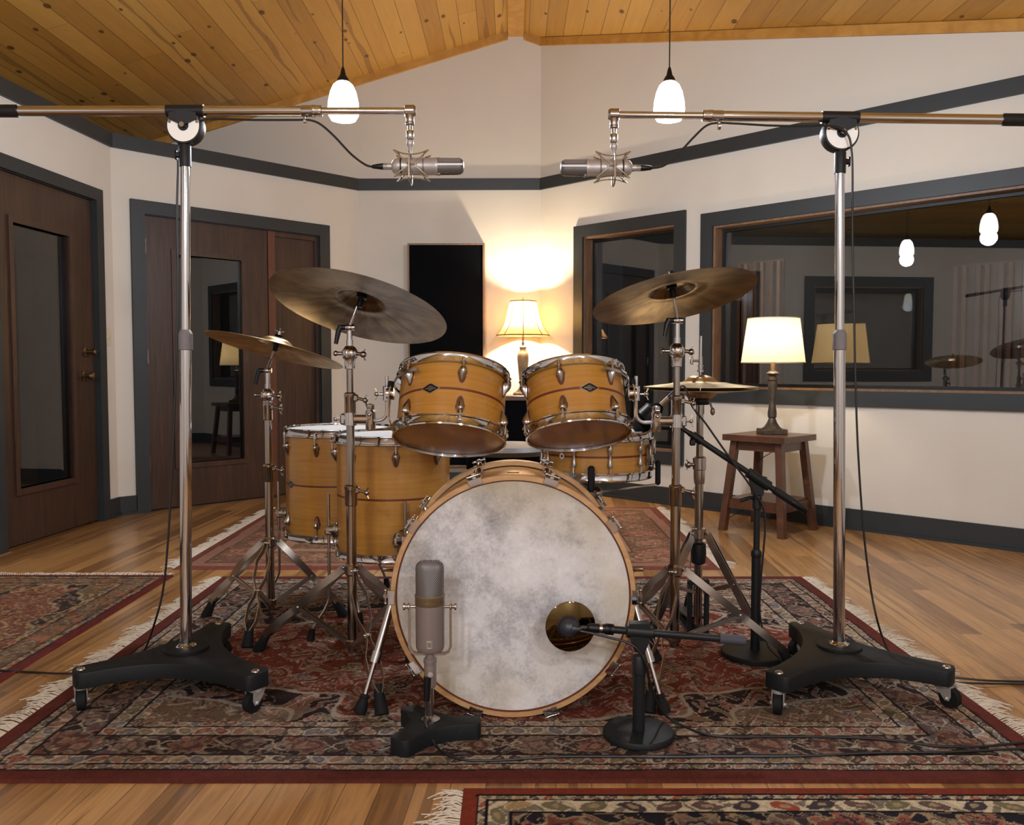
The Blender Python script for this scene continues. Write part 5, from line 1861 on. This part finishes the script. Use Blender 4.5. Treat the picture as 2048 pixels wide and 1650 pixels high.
# ---------------------------------------------------------------- overhead microphones in wire shock mounts
def overhead(side, T, label, label2):
    """T = boom tip; microphone head points towards side"""
    y = T.y
    zc = A(1024, 333 if side > 0 else 336, y).z
    cx = T.x + side * .006
    KL, KR = .92, 1.15
    X = lambda q: cx + side * q * KL
    root = thing('condenser_microphone', (cx, y, zc - .024), label, 'microphone', 'overhead condenser microphones')
    d = V((side, 0, 0))
    mb = MB(); mb.lathe([(r * KR, q * KL) for r, q in [(.0105, -.066), (.016, -.062), (.0195, -.055), (.0215, -.044), (.022, -.03), (.022, .072), (.0228, .074), (.0228, .083), (.0215, .085)]], (cx, y, zc), d, 36); mb.build('body', SILVER, root)
    mb = MB(); mb.lathe([(r * KR, q * KL) for r, q in [(.0222, -.0375), (.0224, -.0365), (.0224, -.034), (.0222, -.033)]], (cx, y, zc), d, 36, cap=False, closed=True); mb.build('body_band', BLACKM, root)
    mb = MB(); mb.cyl((X(-.094), y, zc), (X(-.064), y, zc), .0095, n=20); mb.cyl((X(-.066), y, zc), (X(-.062), y, zc), .012, n=20); mb.build('connector_sleeve', SILVER, root)
    # head: flattened capsule in fine mesh with bright spine
    n = 28
    secs = [(q, r * KR) for q, r in [(.084, .0212), (.090, .0212), (.148, .0208), (.158, .0195), (.164, .0165), (.168, .009), (.1685, .0005)]]
    vs, fs = [], []
    for (q, r) in secs:
        for k in range(n):
            a = 2 * PI * k / n
            c_, s_ = math.cos(a), math.sin(a)
            sq = lambda v: math.copysign(abs(v) ** .72, v)
            vs.append((X(q), y + r * 1.02 * sq(c_), zc + r * sq(s_)))
    for i in range(len(secs) - 1):
        for k in range(n):
            fs.append((i * n + k, i * n + (k + 1) % n, (i + 1) * n + (k + 1) % n, (i + 1) * n + k))
    mb = MB(); mb.add(vs, fs); mb.build('grille', MESHD, root)
    mb = MB()
    for sg in (-1, 1):
        mb.box((X(.124), y + sg * .0243, zc + .001), (.076, .0025, .0075), bev=.001)
    for zz_ in (-1, 1):
        mb.box((X(.088), y, zc + zz_ * .0236), (.006, .03, .003), bev=.001)
    mb.build('grille_spine', SILVER, root)
    mb = MB()
    mb.box((X(.122), y - .0218, zc + .0140), (.066, .004, .015), Matrix.Rotation(rad(-24), 3, 'X'), bev=.0015)
    mb.build('grille_panel', MESHL, root)
    # cable plug
    # shock mount
    sm = thing('shock_mount', (cx, y, zc - .045), label2, 'shock mount', 'wire shock mounts on the boom stands')
    mb = MB(); mb.lathe([(.001, .0115), (.009, .008), (.0115, 0), (.010, -.007), (.006, -.013), (.0055, -.03), (.004, -.036)], (T.x, y, T.z - .094), n=20); mb.build('swivel_ball', SILVER, sm)
    zt, zb = T.z - .128, zc - .047
    up, dn = zc + .041, zc - .037
    r = .0019
    for sy in (-1, 1):
        mb = MB()
        yy = y + sy * .034
        for sg in (-1, 1):
            mb.tube([(cx + sg * .052, yy, up), (cx + sg * .012, yy + sy * .002, zc + .004), (cx + sg * .012, yy + sy * .002, zc - .004), (cx + sg * .050, yy, dn)], r, 8)
        mb.tube([(cx - .052, yy, up), (cx - .026, yy, up - .010), (cx, yy, up - .013), (cx + .026, yy, up - .010), (cx + .052, yy, up)], r, 8, smooth=3)
        mb.tube([(cx - .050, yy, dn), (cx - .025, yy, dn + .008), (cx, yy, dn + .010), (cx + .025, yy, dn + .008), (cx + .050, yy, dn)], r, 8, smooth=3)
        mb.tube([(cx - .012, yy + sy * .002, zc), (cx + .012, yy + sy * .002, zc)], r, 8)
        mb.build('wire_cage', WIREM, sm)
    mb = MB()
    mb.tube([(T.x, y, zt), (T.x, y - .02, zt - .004), (T.x, y - .037, zc + .034), (T.x, y - .038, zc - .026), (T.x, y - .034, dn - .006), (T.x, y, dn - .016), (T.x, y + .034, dn - .006), (T.x, y + .038, zc), (T.x, y + .036, zc + .034), (T.x, y + .02, zt - .004), (T.x, y, zt)], .0024, 8, smooth=3)
    mb.build('support_hoop', WIREM, sm)
    for sg in (-1, 1):
        for a in (-1, 1):
            for v_, e_ in ((1, up - .004), (-1, dn + .003)):
                mb = MB(); mb.tube([(cx + sg * .040, y + a * .034, e_), (cx + sg * .034, y + a * .014, zc + v_ * .028)], .0014, 6); mb.build('elastic_band', BLACKP, sm)
        mb = MB(); mb.tube([(cx + sg * .034, y + .0285 * math.cos(a), zc + .0285 * math.sin(a)) for a in [2 * PI * i / 28 for i in range(28)]], .0014, 6, closed=True); mb.build('inner_ring', WIREM, sm)
    return cx, zc
lcx, lzc = overhead(1, LTIP, 'silver overhead microphone pointing right, hanging from the left boom', 'wire cage shock mount holding the left overhead microphone')
rcx, rzc = overhead(-1, LRT, 'silver overhead microphone pointing left, hanging from the right boom', 'wire cage shock mount holding the right overhead microphone')

def cable(name, pts, label, r=.0033, plug=None, group=None):
    P_ = spline([V(p) for p in pts], 8)
    mb = MB(); mb.tube(P_, r, 8)
    ob = mb.build(name, CABLE)
    tag(ob, label, 'cable', group)
    if plug:
        ORG[ob] = V((0, 0, 0))
        p, d = V(plug[0]), V(plug[1]).normalized()
        mb = MB(); mb.lathe([(.0095, 0), (.0095, .014), (.0085, .026), (.006, .045), (.0036, .048)], p, d, 18); mb.build('plug', BLACKP, ob)
    return ob
ZR = RUG_Z + .004
yq = LSY
LP = [(lcx - .118, yq, lzc - .001)] + [tuple(A(px, py, yq - .004)) for px, py in ((730, 329), (702, 308), (668, 272), (640, 248), (617, 240))]
LP += [tuple(A(px, py, yq - .012)) for px, py in ((590, 240), (510, 240), (430, 238), (400, 243))]
LP += [tuple(A(px, py, yq + .040)) for px, py in ((376, 262), (357, 290), (356, 340))]
LP += [tuple(A(px, py, yq + .034)) for px, py in ((354, 430), (356, 560), (353, 700), (346, 900), (336, 1080), (326, 1180))]
LP += [tuple(A(px, py, yq + .05)) for px, py in ((308, 1250),)]
LP += [tuple(F(px, py, zf)) for px, py, zf in ((286, 1306, ZR + .02), (262, 1326, ZR), (215, 1341, ZR), (133, 1347, ZR + .004), (80, 1345, .0045), (40, 1343, .0045), (0, 1341, ZR), (-150, 1337, ZR), (-400, 1333, ZR))]
cable('microphone_cable', LP, 'black cable running down the left boom stand and off the left edge', plug=((lcx - .074, yq, lzc), (-1, 0, 0)), group='overhead microphone cables')
yq = RSY
RP = [(rcx + .118, yq, rzc - .001)] + [tuple(A(px, py, yq - .004)) for px, py in ((1328, 331), (1356, 308), (1388, 274), (1412, 252), (1434, 246))]
RP += [tuple(A(px, py, yq - .014)) for px, py in ((1470, 247), (1540, 251), (1610, 252))]
RP += [tuple(A(px, py, yq - .036)) for px, py in ((1650, 251), (1680, 256), (1697, 272), (1703, 300), (1705, 345))]
RP += [tuple(A(px, py, yq - .022)) for px, py in ((1705, 480), (1708, 620), (1711, 760), (1716, 900), (1727, 1060), (1742, 1180), (1760, 1260))]
RP += [tuple(F(px, py, zf)) for px, py, zf in ((1782, 1312, ZR + .02), (1800, 1336, ZR), (1850, 1356, ZR), (1915, 1365, ZR), (1975, 1367, .010), (2048, 1368, .0045), (2300, 1372, .0045))]
cable('microphone_cable', RP, 'black cable running down the right boom stand and off the right edge', plug=((rcx + .074, yq, rzc), (1, 0, 0)), group='overhead microphone cables')

# ---------------------------------------------------------------- large microphone on a short cast stand before the bass drum
UX, UY = -.2165, 2.235
us = thing('desk_stand', (UX, UY, 0), 'short black three armed stand in front of the bass drum', 'microphone stand')
mb = MB(); star_base(mb, (UX, UY), [(-.281, 2.128), (-.098, 2.238), (-.278, 2.318)], .030, .034, RUG_Z + .0005, .052, .004); mb.build('tri_base', CASTI, us, angle=30)
mb = MB(); mb.lathe([(.0255, 0), (.0255, .004), (.018, .008), (.013, .011)], (UX, UY, .052), n=28); mb.build('pole_flange', CHROME_S, us)
z_a, z_b = .055, ZA(1312, UY)
mb = MB(); mb.cyl((UX, UY, z_a), (UX, UY, z_b), .0092, n=20); mb.build('pole', CHROME_S, us)
zb0, zb1 = ZA(1304, UY), ZA(1122, UY)
um = thing('studio_microphone', (UX, UY, zb0), 'large taupe studio microphone with mesh head in a yoke, before the bass drum', 'microphone')
zr = ZA(1199, UY)
k = UY / FPX * .98
mb = MB(); mb.lathe([(.001, 0), (.024, .001), (.034, .006), (.0372, .014), (.0378, .022), (.0382, zr - zb0 - .010)], (UX, UY, zb0), n=48); mb.build('body', MICB, um)
mb = MB(); mb.lathe([(.0378, -.013), (.0392, -.011), (.0392, .008), (.0402, .010), (.0402, .013), (.0385, .015)], (UX, UY, zr), n=48); rg = mb.build('collar_ring', BRASSY, um)
mb = MB()
for i in range(17):                                         # small raised marks round the ring
    a = rad(-72 + 9 * i)
    c = V((UX + .0394 * math.sin(a), UY - .0394 * math.cos(a), zr - .0015))
    mb.box(c, (.0030 if i % 3 else .0012, .0008, .0042 if i % 2 else .0030), Matrix.Rotation(a, 3, 'Z'))
mb.build('ring_markings', WIREM, rg, smooth=False)
# grille: round at the collar, wedge-flattened towards the top
n = 48
vs, fs = [], []
hg = zb1 - zr - .012
for i in range(15):
    t = i / 14
    z = zr + .012 + hg * (t if t < .9 else .9 + (t - .9))
    rr = .0378 * (1 if t < .82 else math.sqrt(max(0, 1 - ((t - .82) / .185) ** 2 * .55)))
    dep = 1 - .5 * t
    for j in range(n):
        a = 2 * PI * j / n
        e = 1 - .35 * t
        sq = lambda v: math.copysign(abs(v) ** e, v)
        vs.append((UX + rr * (sq(math.cos(a)) * .99), UY + .0378 * dep * sq(math.sin(a)) * (rr / .0378) ** .8, z))
for i in range(14):
    for j in range(n):
        fs.append((i * n + j, i * n + (j + 1) % n, (i + 1) * n + (j + 1) % n, (i + 1) * n + j))
fs.append(tuple(14 * n + j for j in range(n)))
mb = MB(); mb.add(vs, fs); mb.build('mesh_grille', MESHD, um)
zl_ = ZA(1283, UY)
mb = MB()
for (dx, dz, w, h) in ((0, .0105, .0095, .0015), (0, -.0055, .0085, .0015)):
    mb.box((UX + .001 + dx, UY - .0379, zl_ + dz), (w, .0012, h))
for (dx, dz, w, h) in ((-.0052, .002, .0007, .0175), (.0068, .002, .0007, .0175), (.0008, -.0062, .012, .0006), (.0008, .0125, .016, .0005)):
    mb.box((UX + .001 + dx, UY - .0379, zl_ + dz), (w, .0010, h))
mb.build('front_emblem', IVORY, um, smooth=False)
zk = ZA(1213, UY)
mb = MB()
hw = .0545
q = [(-hw, zk + .004), (-hw, zb0 + .016), (-hw + .006, zb0 + .0015), (-hw + .016, zb0 - .004), (hw - .016, zb0 - .004), (hw - .006, zb0 + .0015), (hw, zb0 + .016), (hw, zk + .004)]
mb.strap([(UX + a, UY, b) for a, b in q], (0, 1, 0), .013, .0062); mb.build('yoke', NICKEL, um)
for sg in (-1, 1):
    mb = MB(); mb.lathe([(.004, 0), (.004, .016), (.0095, .017), (.0095, .020), (.0055, .022), (.0055, .027), (.0095, .028), (.0095, .033), (.004, .035)], (UX + sg * .037, UY, zk), (sg, 0, 0), 18); mb.build('yoke_knob', CHROME_S, um)
mb = MB(); mb.lathe([(.011, 0), (.0125, -.004), (.0125, -.012), (.017, -.015), (.018, -.024), (.016, -.030), (.0165, -.034), (.0165, -.085), (.0135, -.092), (.0095, -.094)], (UX, UY, zb0 - .002), n=26); mb.build('swivel_mount', MICB, um)
mb = MB(); mb.lathe([(.0, 0), (.007, .001), (.0075, .004)], (UX + .002, UY - .0205, zb0 - .055), (0, 1, 0), 16); mb.build('mount_rivet', SILVER, um)
mb = MB(); mb.cyl((UX - .006, UY - .014, zb0 - .062), (UX - .008, UY - .016, zb0 - .125), .0105, .0085, 16); mb.build('plug', BLACKP, um)
UP = [(UX - .008, UY - .016, zb0 - .12), (UX - .008, UY - .017, .13), (UX - .010, UY - .026, .075), (UX - .010, UY - .052, .062)]
UP += [tuple(F(px, py, ZR)) for px, py in ((872, 1492), (900, 1512), (945, 1521), (1010, 1520), (1100, 1514), (1210, 1513), (1330, 1514), (1450, 1513), (1600, 1512), (1750, 1506), (1900, 1504), (2048, 1497), (2300, 1490))]
UP[3] = (UX - .010, UY - .040, .062)
cable('microphone_cable', UP, 'black cable from the large taupe microphone along the front border of rug')

# ---------------------------------------------------------------- kick drum dish microphone on round-base boom stand
KX, KY = .336, 2.232
ks = thing('boom_stand', (KX, KY, 0), 'short black boom stand with round base in front of bass drum right side', 'microphone stand')
mb = MB(); mb.lathe([(.090, RUG_Z + .0005), (.0945, .012), (.0945, .022), (.091, .027), (.02, .029)], (KX, KY, 0), n=56); mb.build('round_base', CASTI, ks)
zk1 = ZA(1325, KY); zk0 = ZA(1258, KY)
mb = MB(); mb.cyl((KX, KY, .026), (KX, KY, zk1), .0165, n=26); mb.build('pole', BLACKM, ks)
BA, BB = A(1224, 1259, KY - .002), A(1440, 1277, KY - .002)
bx = (BB - BA).normalized()
mb = MB(); mb.lathe([(.0172, -.03), (.019, -.028), (.019, .012), (.015, .02)], (KX, KY, zk1), n=24)
mb.prism([(-.026, .018), (.026, .018), (.024, -.030), (.013, -.058), (-.013, -.058), (-.024, -.030)], -.016, .016, (KX, KY, zk0 + .0), (1, 0, 0), (0, 0, 1))
mb.lathe([(.0125, -.036), (.0175, -.034), (.0175, .034), (.0125, .036)], BA + bx * ((KX - BA.x) / bx.x), bx, 24); mb.build('boom_clamp', BLACKM, ks)
mb = MB(); mb.cyl(BA, BB, .0098, n=22); mb.build('boom_arm', BLACKM, ks)
mb = MB(); mb.cyl(BA + bx * .004, BA - bx * .018, .0145, n=20); mb.build('boom_collar', BLACKP, ks)
mb = MB(); mb.cyl(BB - bx * .002, BB + bx * .066, .0128, n=22); mb.build('boom_grip', GRIP, ks)
mb = MB(); mb.cyl(BA - bx * .05, BA - bx * .01, .0055, n=14); mb.cyl(BA - bx * .034, BA - bx * .026, .0128, n=18); mb.build('boom_thread', CHROME_S, ks)
DC = A(1141, 1253, 2.262)
km = thing('dish_microphone', DC, 'black dome microphone on round mirror bronze dish facing the bass drum head', 'microphone')
dn_ = V((.10, -1, .02)).normalized()
mb = MB(); mb.lathe([(.0005, -.004), (.066, -.0035), (.0675, -.002), (.0675, -.0005), (.0660, .0005), (.0005, .0018)], DC, dn_, 72); mb.build('mirror_dish', MIRRORB, km)
dc = DC + V((-.006, 0, .001))
P_ = spline([V((r, 0, h)) for r, h in ((.0305, 0), (.0305, .004), (.028, .007), (.0275, .012), (.024, .022), (.016, .031), (.007, .036), (.0005, .037))], 3)
mb = MB(); mb.lathe([(p.x, p.z) for p in P_], dc, dn_, 40); mb.build('dome', flat('graphite_dome', (44, 46, 54), .38), km)
st0 = dc + dn_ * .026 + V((.008, 0, 0))
st1 = BA - bx * .058
mb = MB(); mb.tube([st0, st0 + V((.016, -.004, 0)), st1 + V((-.02, 0, .001)), st1], [.014, .0065, .005, .005], 14); mb.build('stem', flat('graphite_dome', (44, 46, 54), .38), km)
mb = MB(); mb.lathe([(.007, -.008), (.010, -.006), (.0125, .0), (.0125, .044), (.0145, .046), (.0145, .056), (.010, .058)], st1, bx, 20); mb.build('microphone_clip', BLACKP, ks)
yk = KY - .02
KP = [tuple(A(1160, 1262, yk)), tuple(A(1190, 1268, yk)), tuple(A(1222, 1276, yk)), tuple(A(1252, 1284, yk)), tuple(A(1276, 1300, yk - .002)), tuple(A(1292, 1330, yk)), tuple(A(1300, 1365, yk + .012)), tuple(A(1312, 1400, yk + .03))]
KP += [tuple(A(1328, 1428, 2.29)), tuple(F(1362, 1450, ZR)), tuple(F(1410, 1468, ZR)), tuple(F(1470, 1474, ZR)), tuple(F(1560, 1473, ZR)), tuple(F(1700, 1475, ZR)), tuple(F(1790, 1481, ZR)), tuple(F(1880, 1492, ZR)), tuple(F(1960, 1493, ZR)), tuple(F(2048, 1485, ZR)), tuple(F(2250, 1470, ZR))]
cable('microphone_cable', KP, 'black cable from the dish microphone curving right across the rug border')

# ---------------------------------------------------------------- snare microphone on round-base boom stand
NX, NY = A(1511, 1310, 2.865).x, 2.872
ns = thing('boom_stand', (NX, NY, 0), 'black boom stand with round base and slanted boom reaching the snare drum', 'microphone stand')
mb = MB(); mb.lathe([(.108, RUG_Z + .0005), (.1135, .012), (.1135, .024), (.110, .028), (.02, .031)], (NX, NY, 0), n=56); mb.build('round_base', CASTI, ns)
za, zc = ZA(1110, NY), ZA(985, NY)
mb = MB(); mb.cyl((NX, NY, .028), (NX, NY, za), .0155, n=24); mb.lathe([(.0165, -.006), (.0175, -.004), (.0175, .012), (.012, .02)], (NX, NY, za), n=22); mb.build('lower_pole', BLACKM, ns)
mb = MB(); mb.cyl((NX, NY, za), (NX, NY, zc - .02), .0105, n=22); mb.build('upper_pole', BLACKM, ns)
b0, b1 = A(1378, 866, NY - .012), A(1612, 1022, NY - .012)
bx = (b1 - b0).normalized()
bl_ = (b1 - b0).length
piv = b0 + bx * ((NX - b0.x) / bx.x)
mb = MB(); mb.lathe([(.0125, -.045), (.016, -.042), (.016, .0), (.013, .012)], (NX, NY, zc - .012), n=22)
up_ = V((-bx.z, 0, bx.x))
mb.prism([(-.028, .008), (.028, .008), (.016, -.055), (-.016, -.055)], -.014, .014, V((NX, NY, piv.z)) , (1, 0, 0), (0, 0, 1))
mb.lathe([(.0125, -.045), (.0175, -.043), (.0175, .043), (.0125, .045)], piv, bx, 22); mb.build('boom_clamp', BLACKM, ns)
mb = MB(); q = V((NX, NY, zc - .02)); mb.tube([q, q + V((-.03, -.01, .004)), q + V((-.06, -.014, -.006))], [.008, .006, .007], 10); mb.ball(q + V((.0, -.018, .006)), .009, 12); mb.build('clamp_lever', BLACKP, ns)
mb = MB(); mb.cyl(b0, b1 - bx * .07, .0098, n=22); mb.build('boom_arm', BLACKM, ns)
mb = MB(); mb.cyl(b1 - bx * .13, b1 - bx * .06, .0135, n=20); mb.build('boom_sleeve', BLACKM, ns)
mb = MB(); mb.lathe([(.011, 0), (.0125, .003), (.0125, .062), (.010, .066)], b1 - bx * .064, bx, 22); mb.build('boom_grip', BLACKP, ns)
mb = MB(); mb.cyl(b0 + bx * .012, b0 + bx * .05, .015, n=18); mb.box(b0 + bx * .026 + V((-.012, -.012, -.016)), (.02, .012, .022), bev=.004); mb.build('boom_collar', BLACKP, ns)
sm_ = thing('snare_microphone', A(1300, 840, NY), 'black snare microphone angled down over the rim of the snare drum', 'microphone')
m0, m1 = A(1338, 795, NY + .02), A(1266, 862, NY + .05)
ax = (m1 - m0).normalized()
mb = MB(); mb.lathe([(.010, .036), (.0145, .04), (.022, .052), (.030, .070), (.035, .10), (.034, .130)], m0, ax, 26); mb.build('body', FABRIC, sm_)
mb = MB(); mb.lathe([(.033, .130), (.031, .140), (.026, .152), (.018, .160), (.001, .163)], m0, ax, 26); mb.build('grille', BLACKM, sm_)
mb = MB(); mb.lathe([(.0088, .0), (.0088, .037)], m0, ax, 18); mb.build('connector_sleeve', BRASSY, sm_)
mb = MB(); mb.lathe([(.0088, -.035), (.0095, -.030), (.0095, .001)], m0, ax, 18); mb.build('plug', BLACKP, sm_)
cc = m0 + ax * .085
mb = MB(); mb.tube([b0 + bx * .004, b0 - bx * .03, cc + V((.04, -.01, -.04)), cc + V((.024, -.006, -.028))], [.008, .008, .012, .014], 14)
mb.lathe([(.0335, -.022), (.038, -.020), (.038, .020), (.0335, .022)], cc, ax, 24); mb.build('microphone_clip', BLACKP, ns)
SP = [tuple(m0 - ax * .03), tuple(m0 - ax * .055 + V((.01, 0, 0)))] + [tuple(A(px, py, NY - .03)) for px, py in ((1384, 812), (1410, 845), (1440, 888), (1470, 930), (1494, 962), (1512, 990))]
SP += [tuple(A(px, py, NY - .026)) for px, py in ((1528, 1020), (1530, 1060), (1527, 1100), (1522, 1160), (1520, 1230))]
SP += [(NX + .03, NY - .04, .06), (NX + .05, NY - .09, .035), (NX + .07, NY - .125, ZR + .002), (NX + .09, NY - .18, ZR)] + [tuple(F(px, py, zf)) for px, py, zf in ((1760, 1353, ZR), (1850, 1350, ZR), (1930, 1357, ZR), (1975, 1361, .010), (2048, 1363, .0045), (2300, 1368, .0045))]
cable('microphone_cable', SP, 'black cable hanging along the slanted snare boom and its pole')

# ---------------------------------------------------------------- light and camera
NEUT = (236, 243, 255)
for (x, y, z) in PEND:
    plight('pendant_bulb', (x, y, z - .03), 85, NEUT, .06)
plight('bell_lamp_bulb', (BLX, BLY, ZA(625, BLY)), 90, (255, 234, 200), .03)
plight('drum_lamp_bulb', (LX, LY, ZA(680, LY)), 10, (255, 234, 200), .03)
# the same pendants continue over the rest of the room, behind the camera
for x, y, lab in ((-1.0, -.2, 'lit opal glass pendant lamp over the left half, nearest behind the viewpoint'), (1.2, -.2, 'lit opal glass pendant lamp over the right half, nearest behind the viewpoint'),
                  (-1.0, -1.7, 'lit opal glass pendant lamp over the left half, by the rear wall'), (1.2, -1.7, 'lit opal glass pendant lamp over the right half, by the rear wall')):
    pendant(x, y, lab, 2.12)
    plight('pendant_bulb', (x, y, 2.06), 74, NEUT, .09)
plight('control_room_fill', tuple(W_C.pt(1.6, 2.3, -1.2)), 30, (255, 240, 215), .1)  # unseen fill light added to brighten the slat panels behind the glass
w = bpy.data.worlds.new('night')
SC.world = w
w.use_nodes = True
w.node_tree.nodes['Background'].inputs[0].default_value = (.01, .011, .013, 1)
w.node_tree.nodes['Background'].inputs[1].default_value = 1.0

cd = bpy.data.cameras.new('camera')
cd.sensor_fit = 'HORIZONTAL'
cd.sensor_width = 36.0
cd.lens = 36.0 * FPX / 2048
cd.clip_start = .05
cam = bpy.data.objects.new('camera', cd)
cam.location = (0, 0, CAM_H)
cam.rotation_euler = (PI / 2 - PITCH, 0, 0)
COL.objects.link(cam)
SC.camera = cam
SC.view_settings.view_transform = 'Standard'
SC.view_settings.look = 'None'
SC.view_settings.exposure = 0.0
SC.view_settings.gamma = 1.0
SC.view_settings.use_curve_mapping = False
SC.cycles.max_bounces = 8
SC.cycles.diffuse_bounces = 4
SC.cycles.glossy_bounces = 5
SC.cycles.transparent_max_bounces = 12
SC.cycles.caustics_reflective = False
SC.cycles.caustics_refractive = False
SC.cycles.sample_clamp_indirect = 6.0
SC.cycles.use_denoising = True
